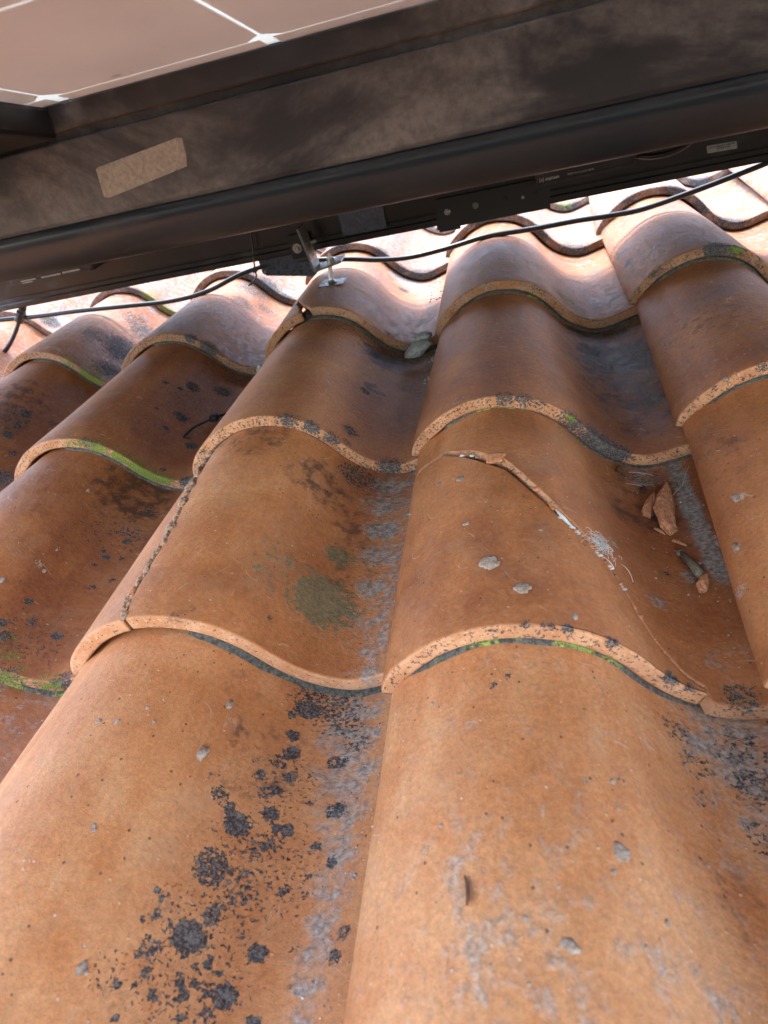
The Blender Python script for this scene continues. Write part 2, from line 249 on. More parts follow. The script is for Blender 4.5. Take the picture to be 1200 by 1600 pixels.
# ================================================================ materials
class NT:
    def __init__(s, name):
        s.m = bpy.data.materials.new(name); s.m.use_nodes = True; s.t = s.m.node_tree; s.b = s.t.nodes['Principled BSDF']; s.out = s.t.nodes['Material Output']
    def n(s, t, **kw):
        x = s.t.nodes.new('ShaderNode'+t)
        for k, v in kw.items(): setattr(x, k, v)
        return x
    def l(s, a, b): s.t.links.new(a, b)
    def put(s, v, sock):
        if isinstance(v, bpy.types.NodeSocket): s.l(v, sock)
        elif isinstance(v, (tuple, list)): sock.default_value = (*v, 1.0) if len(v) == 3 and sock.type == 'RGBA' else v
        else: sock.default_value = v
    def math(s, op, a, b=0.0, c=None, clamp=False):
        x = s.n('Math', operation=op, use_clamp=clamp); s.put(a, x.inputs[0]); s.put(b, x.inputs[1])
        if c is not None: s.put(c, x.inputs[2])
        return x.outputs[0]
    def noise(s, vec, scale, detail=3.0, rough=.55, dist=0.0, col=False):
        x = s.n('TexNoise'); s.put(vec, x.inputs['Vector']); x.inputs['Scale'].default_value = scale; x.inputs['Detail'].default_value = detail
        x.inputs['Roughness'].default_value = rough; x.inputs['Distortion'].default_value = dist; return x.outputs[1 if col else 0]
    def vor(s, vec, scale, out='Distance', feature='F1'):
        x = s.n('TexVoronoi', feature=feature); s.put(vec, x.inputs['Vector']); x.inputs['Scale'].default_value = scale; return x.outputs[out]
    def ss(s, v, a, b, lo=0.0, hi=1.0):
        x = s.n('MapRange', interpolation_type='SMOOTHSTEP'); s.put(v, x.inputs[0]); s.put(a, x.inputs[1]); s.put(b, x.inputs[2]); s.put(lo, x.inputs[3]); s.put(hi, x.inputs[4]); return x.outputs[0]
    def mix(s, f, a, b, mode='MIX'):
        x = s.n('Mix', data_type='RGBA', blend_type=mode); s.put(f, x.inputs[0]); s.put(a, x.inputs[6]); s.put(b, x.inputs[7]); return x.outputs[2]
    def attr(s, name, typ='GEOMETRY', out=2):
        x = s.n('Attribute', attribute_type=typ, attribute_name=name); return x.outputs[out]
    def vmul(s, v, k):
        x = s.n('VectorMath', operation='MULTIPLY'); s.put(v, x.inputs[0]); x.inputs[1].default_value = k; return x.outputs[0]
    def vadd(s, v, w):
        x = s.n('VectorMath', operation='ADD'); s.put(v, x.inputs[0]); s.put(w, x.inputs[1]); return x.outputs[0]
    def bump(s, h, strength, dist, prev=None):
        x = s.n('Bump'); s.put(h, x.inputs['Height']); x.inputs['Strength'].default_value = strength; x.inputs['Distance'].default_value = dist
        if prev is not None: s.l(prev, x.inputs['Normal'])
        return x.outputs[0]
    def done(s, col, rough, nrm=None, **kw):
        s.put(col, s.b.inputs['Base Color']); s.put(rough, s.b.inputs['Roughness'])
        if nrm is not None: s.l(nrm, s.b.inputs['Normal'])
        for k, v in kw.items(): s.put(v, s.b.inputs[k.replace('_', ' ')])
        return s.m

def mat_clay():
    t = NT('fired_clay')
    raw = t.attr('tc', out=1)
    rnd = t.attr('seed', 'OBJECT'); sh = t.n('CombineXYZ'); t.put(t.math('MULTIPLY', rnd, 1.7), sh.inputs[0]); t.put(rnd, sh.inputs[1]); t.put(rnd, sh.inputs[2])
    uv = t.vadd(raw, sh.outputs[0])
    tone = t.attr('tone', 'OBJECT')
    lich, dust_glare, moss, algae, brown, pale, edge = [t.attr(n) for n in ('lichen', 'dust_glare', 'moss', 'algae', 'brown', 'pale', 'edge')]
    big = t.noise(uv, 9, 3, .55, .4); mid = t.noise(uv, 38, 4, .6); fine = t.noise(uv, 260, 4, .65); grain = t.noise(uv, 900, 2, .6)
    streak = t.noise(t.vmul(uv, (1.0, .22, 1.0)), 60, 4, .6, .3)
    # the clay itself
    f = t.math('ADD', t.math('MULTIPLY', t.math('SUBTRACT', big, .5), 1.15), tone)
    f = t.math('ADD', f, t.math('MULTIPLY', t.math('SUBTRACT', mid, .5), .5))
    f = t.math('ADD', f, t.math('MULTIPLY', t.math('SUBTRACT', streak, .5), .45), clamp=True)
    cr = t.n('ValToRGB'); t.put(f, cr.inputs[0]); e = cr.color_ramp.elements
    e[0].position = 0.0; e[0].color = (.205, .070, .030, 1); e[1].position = 1.0; e[1].color = (.58, .280, .125, 1)
    for p, c in ((.28, (.310, .103, .038)), (.55, (.430, .158, .054)), (.78, (.510, .208, .078))):
        x = e.new(p); x.color = (*c, 1)
    col = cr.outputs[0]
    g1 = t.math('MULTIPLY', t.ss(fine, .28, .72, .84, 1.14), t.ss(grain, .3, .7, .90, 1.08)); g = t.n('CombineColor'); [t.put(g1, g.inputs[i]) for i in range(3)]
    col = t.mix(1.0, col, g.outputs[0], 'MULTIPLY')
    # worn pinkish film and pale dusty haze in soft patches, faint drag marks
    film = t.ss(t.noise(uv, 150, 6, .7), .42, .75, 0, .22); col = t.mix(film, col, (.46, .30, .175))
    haze = t.math('MULTIPLY', t.ss(t.noise(uv, 22, 5, .65, .6), .48, .78), .30)
    col = t.mix(haze, col, (.43, .275, .165))
    scr = t.noise(t.vmul(uv, (6.0, .5, 1)), 95, 3, .5, .8); scr2 = t.noise(t.vmul(uv, (.45, 5.0, 1)), 120, 3, .5, 1.2)
    sm = t.math('MULTIPLY', t.ss(t.math('MAXIMUM', scr, scr2), .70, .76), .45)
    col = t.mix(sm, col, (.58, .42, .31))
    ln = t.n('TexWave', wave_type='BANDS', bands_direction='DIAGONAL'); t.put(uv, ln.inputs[0]); ln.inputs['Scale'].default_value = 7; ln.inputs['Distortion'].default_value = 26; ln.inputs['Detail'].default_value = 2; ln.inputs['Detail Scale'].default_value = 1.4
    hair = t.math('MULTIPLY', t.ss(ln.outputs[1], .994, 1.0), t.ss(t.noise(uv, 45, 2), .58, .66, 0, .5)); col = t.mix(hair, col, (.60, .45, .34))
    # little pits (dark) and grains (light)
    vd = t.vor(uv, 210); vc = t.vor(uv, 210, 'Color'); sx = t.n('SeparateColor'); t.l(vc, sx.inputs[0])
    pit = t.math('MULTIPLY', t.ss(vd, .26, .12), t.math('GREATER_THAN', sx.outputs[0], .93))
    lit = t.math('MULTIPLY', t.ss(vd, .24, .10), t.math('LESS_THAN', sx.outputs[1], .06))
    col = t.mix(t.math('MULTIPLY', pit, .8), col, (.10, .055, .04)); col = t.mix(t.math('MULTIPLY', lit, .8), col, (.60, .45, .34))
    # raw broken / cut edges: lighter, speckled with black growth
    ecol = t.mix(t.ss(mid, .35, .7), (.52, .240, .115), (.64, .350, .195))
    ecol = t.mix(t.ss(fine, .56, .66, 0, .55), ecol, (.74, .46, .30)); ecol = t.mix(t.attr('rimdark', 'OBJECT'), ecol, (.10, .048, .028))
    col = t.mix(edge, col, ecol)
    # spot growths: mask = attribute pushed through noise
    def spot(a, scale, detail, lo, hi, amp=1.0, dist=0.0):
        n = t.ss(t.noise(uv, scale, detail, .68, dist), .30, .70); return t.ss(t.math('ADD', a, t.math('MULTIPLY', t.math('SUBTRACT', n, .5), amp)), lo, hi)
    em = t.math('MULTIPLY', edge, t.attr('edgy', 'OBJECT'))
    br = t.math('MULTIPLY', spot(brown, 70, 6, .25, .85, .8), t.ss(brown, .02, .2, 0, .82))
    col = t.mix(br, col, (.062, .038, .032))
    pm = t.math('MULTIPLY', spot(pale, 420, 4, .45, .65), .8); col = t.mix(pm, col, (.52, .43, .36))
    damb = t.math('ADD', dust_glare, t.math('MULTIPLY', t.ss(big, .5, .8), .16))
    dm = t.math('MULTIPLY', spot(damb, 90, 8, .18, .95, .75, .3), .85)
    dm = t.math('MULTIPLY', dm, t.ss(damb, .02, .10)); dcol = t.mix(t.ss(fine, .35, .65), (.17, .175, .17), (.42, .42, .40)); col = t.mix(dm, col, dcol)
    am = t.math('MULTIPLY', spot(algae, 170, 7, .36, .75, 1.1), t.ss(algae, .02, .10, 0, .8)); col = t.mix(am, col, t.mix(t.ss(fine, .3, .7), (.13, .135, .075), (.24, .235, .14)))
    moss = t.math('MULTIPLY', moss, t.math('ADD', .42, t.math('MULTIPLY', edge, .58)))
    lall = t.math('ADD', lich, t.math('MULTIPLY', em, .46))
    lm = t.math('MULTIPLY', spot(lall, 360, 8, .44, .58, 1.12), t.ss(lall, .03, .12, .22, 1.0))
    lcol = t.mix(t.ss(t.noise(uv, 700, 3, .6), .42, .62), (.020, .024, .030), (.15, .165, .18)); lcol = t.mix(t.math('MULTIPLY', t.ss(t.noise(uv, 190, 4, .6), .52, .66), .6), lcol, (.24, .26, .26)); lcol = t.mix(t.ss(t.vor(uv, 600, 'Distance', 'DISTANCE_TO_EDGE'), .10, .0, 0, .7), lcol, (.012, .013, .015))
    col = t.mix(t.math('MULTIPLY', lm, .93), col, lcol)
    mm = t.math('MULTIPLY', spot(moss, 230, 7, .42, .62, 1.3), t.ss(moss, .04, .15)); mcol = t.mix(t.ss(grain, .4, .6), (.10, .14, .02), (.30, .36, .08)); col = t.mix(mm, col, mcol)
    rough = t.ss(f, 0, 1, .55, .66); rough = t.math('ADD', rough, t.math('MULTIPLY', t.math('SUBTRACT', mid, .5), .25))
    cover = t.math('MAXIMUM', t.math('MAXIMUM', lm, mm), t.math('MAXIMUM', edge, t.math('MAXIMUM', dm, am)))
    rough = t.math('ADD', rough, t.math('MULTIPLY', cover, .40), clamp=True)
    h = t.math('ADD', t.math('MULTIPLY', fine, .5), t.math('MULTIPLY', grain, .3)); h = t.math('ADD', h, t.math('MULTIPLY', pit, -.8)); h = t.math('ADD', h, t.math('MULTIPLY', lit, .5))
    h = t.math('ADD', h, t.math('MULTIPLY', t.noise(uv, 90, 3, .5), .9))
    n1 = t.bump(h, .80, .0010)
    h2 = t.math('ADD', t.math('MULTIPLY', lm, .7), t.math('MULTIPLY', mm, 1.0)); h2 = t.math('ADD', h2, t.math('MULTIPLY', t.math('MULTIPLY', t.math('ADD', dm, am), fine), .7))
    h2 = t.math('ADD', h2, t.math('MULTIPLY', edge, t.math('MULTIPLY', mid, 1.2)))
    n2 = t.bump(h2, .8, .0010, n1)
    return t.done(col, rough, n2, Specular_IOR_Level=.40)

def mat_mortar(name='mortar', c0=(.12, .125, .115), c1=(.33, .33, .30), mossy=0.0):
    t = NT(name); co = t.n('TexCoord').outputs['Object']; f = t.noise(co, 300, 5, .7); b = t.noise(co, 45, 4, .6)
    col = t.mix(t.ss(f, .3, .7), c0, c1)
    if mossy > 0:
        at = t.attr('moss'); m = t.ss(t.math('ADD', at, t.math('SUBTRACT', t.ss(b, .35, .65), .5)), .4, .7)
        m = t.math('MULTIPLY', m, t.ss(t.noise(co, 600, 3, .6), .35, .5)); col = t.mix(m, col, t.mix(t.ss(f, .35, .6), (.10, .14, .02), (.32, .38, .09)))
    return t.done(col, .95, t.bump(t.math('ADD', f, t.math('MULTIPLY', b, 1.5)), .9, .002))

def mat_paint(name, c0, c1, rough=.38, grime=.5, gcol=(.11, .10, .085), scale=14, thr=.5, spec=.5, metal=0.0):
    """dark factory paint with dusty smears"""
    t = NT(name); co = t.n('TexCoord').outputs['Object']
    st = t.noise(t.vmul(co, (.55, 1, 1)), scale, 6, .66, .5); f = t.noise(co, scale*12, 4, .7)
    col = t.mix(t.ss(t.noise(co, 6, 3), .35, .65), c0, c1)
    g = t.math('MULTIPLY', t.math('MULTIPLY', t.ss(st, thr-.04, thr+.20), t.ss(f, .25, .7, .45, 1.0)), grime)
    col = t.mix(g, col, gcol); r = t.math('ADD', rough, t.math('MULTIPLY', g, .45), clamp=True)
    return t.done(col, r, t.bump(f, .15, .0006), Specular_IOR_Level=spec, Metallic=metal)

def mat_metal(name, c, rough=.35, spk=.5):
    t = NT(name); co = t.n('TexCoord').outputs['Object']; f = t.noise(co, 900, 4, .7); b = t.noise(co, 160, 3, .6)
    col = t.mix(t.ss(f, .45, .62, 0, spk), c, tuple(x*.25 for x in c)); return t.done(col, t.ss(b, .3, .7, rough-.1, rough+.2), t.bump(f, .5, .0004), Metallic=.85)

def mat_plain(name, c, rough=.5, var=.25, scale=80, spec=.5):
    t = NT(name); co = t.n('TexCoord').outputs['Object']; n = t.noise(co, scale, 4, .6)
    col = t.mix(t.ss(n, .3, .7), tuple(x*(1-var) for x in c), tuple(min(1, x*(1+var)) for x in c))
    return t.done(col, rough, t.bump(n, .2, .0005), Specular_IOR_Level=spec)

def mat_cell():
    """rear film of the panel over a cell: pink bounce from the tiles put into its colour, translucency added to brighten it"""
    t = NT('panel_cell_film'); co = t.n('TexCoord').outputs['Object']; n = t.noise(co, 5, 4, .6, .4); f = t.noise(co, 240, 3)
    col = t.mix(t.ss(n, .3, .7), (.70, .61, .58), (.82, .74, .69)); d = t.ss(t.noise(co, 60, 2), .70, .76, 0, .5); col = t.mix(d, col, (.2, .12, .1))
    t.done(col, .32, None); tr = t.n('BsdfTranslucent'); t.put(t.mix(.5, col, (.92, .74, .68)), tr.inputs[0])  # pinker still for the tile bounce; see-through so the cells look brighter
    ms = t.n('MixShader'); ms.inputs[0].default_value = CELL_T; t.l(t.b.outputs[0], ms.inputs[1]); t.l(tr.outputs[0], ms.inputs[2]); t.l(ms.outputs[0], t.out.inputs[0]); return t.m
def mat_gap():
    t = NT('panel_clear_film'); t.done((.85, .86, .82), .3); tr = t.n('BsdfTranslucent'); tr.inputs[0].default_value = (.92, .93, .88, 1)
    ms = t.n('MixShader'); ms.inputs[0].default_value = .34; t.l(t.b.outputs[0], ms.inputs[1]); t.l(tr.outputs[0], ms.inputs[2]); t.l(ms.outputs[0], t.out.inputs[0]); return t.m
CELL_T = 0.60
CLAY = mat_clay()
MORTAR = mat_mortar('mortar', (.040, .038, .034), (.165, .158, .140), mossy=1.0)
MORTAR_PALE = mat_mortar('pale_mortar', (.26, .28, .29), (.50, .52, .53))
CLAY_RAW = mat_plain('raw_clay', (.47, .20, .095), .85, .3, 260)
FRAME = mat_paint('bronze_frame_paint', (.034, .040, .052), (.048, .052, .062), .42, .9, (.29, .30, .31), 11, .475)
FRAME_LIP = mat_paint('bronze_lip_sky_tint', (.016, .032, .050), (.022, .034, .048), .28, .35, (.10, .09, .085), 20, .52)  # blue of the reflected sky put into the lip colour
RAIL = mat_paint('black_rail_paint', (.010, .010, .010), (.018, .018, .017), .30, .8, (.085, .083, .075), 22, .56)
BLACKP = mat_plain('black_plastic', (.013, .013, .014), .42, .3)
CABLE = mat_plain('black_cable_jacket', (.011, .012, .014), .30, .3)
STEEL = mat_metal('zinc_steel', (.26, .26, .255), .42, .7)
STEEL2 = mat_metal('bright_bolt_steel', (.42, .41, .39), .32, .5)
PLATE = mat_metal('blue_grey_plate', (.10, .12, .16), .30, .35)
STICK = mat_mortar('paper_sticker', (.40, .39, .35), (.60, .59, .54))
INK = mat_plain('sticker_ink', (.08, .08, .08), .6)
WHITEINK = mat_plain('white_lettering', (.62, .62, .60), .6)
DECK = mat_plain('roofing_felt', (.03, .03, .032), .9, .4, 60)
WEB = mat_plain('cobweb', (.62, .62, .60), .9, .2)
WOOD = mat_plain('dead_stem', (.11, .045, .022), .8, .4, 300)
SEAL = mat_mortar('brown_sealant', (.10, .060, .035), (.58, .38, .26))

# ================================================================ the roof: tiles
KEY = dict(L='lichen', D='dust_glare', M='moss', G='algae', B='brown', P='pale')
def shape_noise(s, v, seed):
    rg = np.random.RandomState(seed); o = np.zeros_like(s)
    for i in range(7):
        a = rg.uniform(0, 6.28); k = rg.uniform(12, 75); o += np.sin(k*(math.cos(a)*s+math.sin(a)*v)+rg.uniform(0, 6.28))*rg.uniform(.3, 1)*20/(k+12)
    return o*.00045
def edge_noise(t, seed):
    rg = np.random.RandomState(seed); o = np.zeros_like(t)
    for k in (60, 130, 260, 520, 900): o += np.sin(k*t+rg.uniform(0, 6.28))*rg.uniform(.2, 1)*12/k
    return o
def shell(r, k, S, V, seed, shift=(0, 0, 0), tilt=None, rag=0.0):
    """a piece of fired clay over the parameter grid S, V (same shape): outer skin, rounded rim, cut faces, under side"""
    ni, nj = S.shape; B = .0013
    def inset(b):
        s = S.copy(); v = V.copy(); L = max(abs(S[-1]-S[0]).max(), .01)
        sg = np.sign((S[-1]-S[0]).mean()); v[:, 0] += b; v[:, -1] -= b; s[0] += b*sg; s[-1] -= b*sg; return s, v
    per = [(i, 0) for i in range(ni)]+[(ni-1, j) for j in range(1, nj)]+[(i, nj-1) for i in range(ni-2, -1, -1)]+[(0, j) for j in range(nj-2, 0, -1)]
    pi = np.array([a for a, b in per]); pj = np.array([b for a, b in per]); n = ni*nj; m = len(per)
    def pt(s, v, d): return tile_point(r, k, s, v, d-shape_noise(s, v, seed))
    so, vo = inset(B); P = [pt(so, vo, np.zeros_like(so)).reshape(-1, 3)]; UVs = [np.stack([so, vo], -1).reshape(-1, 2)]; E = [np.zeros(n)]
    sp, vp = S[pi, pj], V[pi, pj]; os_ = np.where(pi == 0, -1., np.where(pi == ni-1, 1., 0.)); ov = np.where(pj == 0, -1., np.where(pj == nj-1, 1., 0.))
    jag = edge_noise(np.where(ov != 0, sp, vp)*1.0, seed+3); chip = (edge_noise(sp*1.7+1, seed+21)-.42)*4; rag2 = 1.0
    for d in (B, .0034, .0070, TH-.0032, TH-B):
        jj = jag*(.0007+rag)*(1 if d < TH-.002 else .6)+edge_noise(sp+vp+d*9, seed+9)*.0002
        jj = jj+(ov < 0)*rag2*np.clip(chip, 0, 1)*(.0030 if d < .004 else .0012 if d < TH*.6 else 0)
        P.append(pt(sp-os_*jj, vp-ov*jj, np.full(m, d))); UVs.append(np.stack([sp+os_*d, vp+ov*d], -1)); E.append(np.ones(m))
    P.append(pt(so, vo, np.full_like(so, TH)).reshape(-1, 3)); UVs.append(np.stack([so+.4, vo+.1], -1).reshape(-1, 2)); E.append(np.full(n, .35))
    P = np.vstack(P); UVs = np.vstack(UVs); E = np.concatenate(E); P = P+(shift(UVs) if callable(shift) else np.array(shift))
    if tilt is not None:
        c, ax, ang = tilt; M = np.array(Matrix.Rotation(ang, 3, Vector(ax))); P = (P-np.array(c)) @ M.T+np.array(c)
    idx = np.arange(n).reshape(ni, nj); q = np.stack([idx[:-1, :-1], idx[1:, :-1], idx[1:, 1:], idx[:-1, 1:]], -1).reshape(-1, 4)
    Fc = [q.tolist()]; o0 = idx[pi, pj]; rings = [o0]+[n+i*m+np.arange(m) for i in range(5)]+[n+5*m+o0]
    for a, b in zip(rings[:-1], rings[1:]):
        Fc.append(np.stack([a, b, np.roll(b, -1), np.roll(a, -1)], -1).tolist())
    Fc.append((q[:, ::-1]+n+5*m).tolist()); Fc = [f for L in Fc for f in L]
    return P, Fc, UVs, E
def tile_attrs(r, k, U, E):
    A = {n: np.zeros(len(U)) for n in KEY.values()}; A['edge'] = E
    for kind, s, v, rad, w in STAINS.get((r, k), []):
        d = np.hypot(U[:, 0]-s, U[:, 1]-v)/(rad*(.96 if kind == 'L' else 1.12)); t = np.clip((1.35-d)/.6, 0, 1) if kind in 'LM' and rad < .012 else np.clip((1.85-d)/1.5, 0, 1) if kind == 'D' else np.clip((1.5-d)/1.1, 0, 1)
        a = w*t*t*(3-2*t); n = KEY[kind]; A[n] = np.maximum(A[n], a)
    if r >= 2: A['dust_glare'] = np.maximum(A['dust_glare'], .30 if r == 2 else .52)  # far courses: bleaching by strong light put into the colour as pale grey
    for n, val in EXTRA.get((r, k), {}).items(): A[n] = np.maximum(A[n], val(U[:, 0], U[:, 1]))
    return A
def grids(slo, shi, vlo, vhi, step):
    ns = max(6, int(abs(shi-slo)/step)); nv = max(6, int(abs(vhi-vlo)/step)); return np.meshgrid(np.linspace(slo, shi, ns), np.linspace(vlo, vhi, nv), indexing='ij')
def clay(name, r, k, S, V, seed, parent=None, origin=None, **kw):
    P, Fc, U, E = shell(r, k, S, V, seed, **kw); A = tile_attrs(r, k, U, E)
    uv = np.column_stack([U, np.zeros(len(U))])
    o = mesh(name, P, Fc, CLAY, parent, origin, True, attrs=A, uv=uv); T = TONE.get((r, k), (.45, .35)); o['seed'] = float((seed*.731) % 9.0); o['tone'] = T[0]; o['edgy'] = T[1]; o['rimdark'] = T[2] if len(T) > 2 else (.0 if r < 2 else .25 if r == 2 else .75); return o  # rims of far courses darkened: shade on their downslope faces put into the colour
def pan_dirt(a, c=.285, w=.035, v0=-1, v1=9):
    return lambda s, v: a*np.exp(-((s-c)/w)**2)*np.clip((v-v0)/.05, 0, 1)*np.clip((v1-v)/.05, 0, 1)
def under_lap(a, width=.05):
    return lambda s, v: a*np.clip((v-(PV-width))/width, 0, 1)

def bedding(r, k, s0, s1, seed, tile, mossfn=None, out=.002, deep=.018):
    """mortar packed between this tile's front lip and the tile below"""
    ns = int((s1-s0)/.0022); s = np.linspace(s0, s1, ns); rg = np.random.RandomState(seed); F, rz = front(r, k); Gp, _ = front(r-1, k)
    vb = F[1]-Gp[1]; rows = []; M = []
    nz = edge_noise(s*1.3, seed); nz2 = edge_noise(s*2.1+3, seed+1)
    px = np.interp(s, _al, _pr[:, 0])*math.sin(rz)
    fade = np.clip((s-s0)/.012, 0, 1)*np.clip((s1-s)/.012, 0, 1)
    for j, (dv, up) in enumerate(((-out, -.0016), (-out*.45, .0004), (.0015, .0022), (.0055, .0042), (.010, .0085), (deep, .0085))):
        v = vb+dv+px+nz*.0045*(j < 4)-(1-fade)*.004*(-1 if j < 3 else 0)
        h = (up+nz2*.0007*(j > 0))*(.35+.65*fade); rows.append(tile_point(r-1, k, s, v, -h)); M.append(mossfn(s) if mossfn else 0*s)
    P = np.stack(rows, 1).reshape(-1, 3); nj = len(rows); idx = np.arange(ns*nj).reshape(ns, nj)
    q = np.stack([idx[:-1, :-1], idx[1:, :-1], idx[1:, 1:], idx[:-1, 1:]], -1).reshape(-1, 4)[:, ::-1]
    return mesh('mortar_bedding', P, q.tolist(), MORTAR, tile, None, True, attrs={'moss': np.stack(M, 1).reshape(-1)})

def add_nodules(r, k, tile):
    L = NODULES.get((r, k))
    if not L: return
    for i, (s, v, rad) in enumerate(L):
        mb = MB()
        p = tile_point(r, k, s, v, rad*.25); a, b = random.uniform(.75, 1.25), random.uniform(.75, 1.3)
        mb.lump(p, (rad*a, rad*b, rad*.42), seed=i+17*k+5*r+60, rough=.45, sub=3)
        if rad > .003:
            for j in range(3):
                q = p+np.array([random.uniform(-1, 1), random.uniform(-1, 1), -.25])*rad; mb.lump(q, (rad*.4, rad*.4, rad*.3), seed=j, rough=.3, sub=1)
        mb.build('mortar_blob', MATS['spatter'], tile, smooth=True)
MATS = dict(spatter=mat_mortar('dried_spatter', (.24, .165, .12), (.46, .38, .32)))
TONE = {(-1,1): (.84,.3), (-1,2): (.86,.3), (-1,0): (.30,.3), (0,1): (.62,.22), (0,2): (.48,.42), (0,0): (.36,.5), (0,3): (.55,.3), (0,-1): (.3,.6),  # the two nearest tiles are toned lighter in place of more light there
 (1,1): (.58,.62), (1,2): (.36,.58), (1,0): (.30,.45), (1,-1): (.25,.5), (1,3): (.38,.55), (2,1): (.50,.45), (2,2): (.42,.5), (2,3): (.40,.6), (2,0): (.34,.75), (2,-1): (.30,.62), (2,-2): (.4,.6)}
EXTRA = {(-1,1): {'brown': lambda s, v: .18*np.exp(-((s-.225)/.03)**2)},  # brown band along the flank is painted shading
 (0,1): {'dust_glare': pan_dirt(.55, .318, .018), 'brown': lambda s, v: .35*np.exp(-((s-.27)/.03)**2)*np.clip(v/.1, 0, 1)},
 (1,1): {'dust_glare': pan_dirt(.62, .32, .03, .05), 'lichen': under_lap(.3, .03)}, (1,2): {'dust_glare': pan_dirt(.5, .33, .03, .05), 'brown': lambda s, v: .5*np.exp(-((s-.29)/.045)**2)*np.clip(v/.15, 0, 1)},
 (0,2): {'dust_glare': lambda s, v: 1.1*np.clip(1.7-abs(s-.3185-.012*(v-.2))/.0062, 0, 1)*np.clip((v-.10)/.03, 0, 1)*np.clip((.34-v)/.02, 0, 1), 'brown': lambda s, v: .35*np.exp(-((s-.29)/.04)**2)*np.clip((v-.05)/.15, 0, 1)},
 (-1,2): {'dust_glare': lambda s, v: .10+.25*np.exp(-((s-.31)/.04)**2)}, (0,0): {'dust_glare': pan_dirt(.3, .32, .03, .1)}, (-1,0): {'dust_glare': lambda s, v: .22+0*s},
 (2,2): {'dust_glare': pan_dirt(.35, .31, .04)}, (2,1): {'dust_glare': pan_dirt(.5, .31, .035, .05)}, (2,3): {'dust_glare': pan_dirt(.35, .31, .04)}}

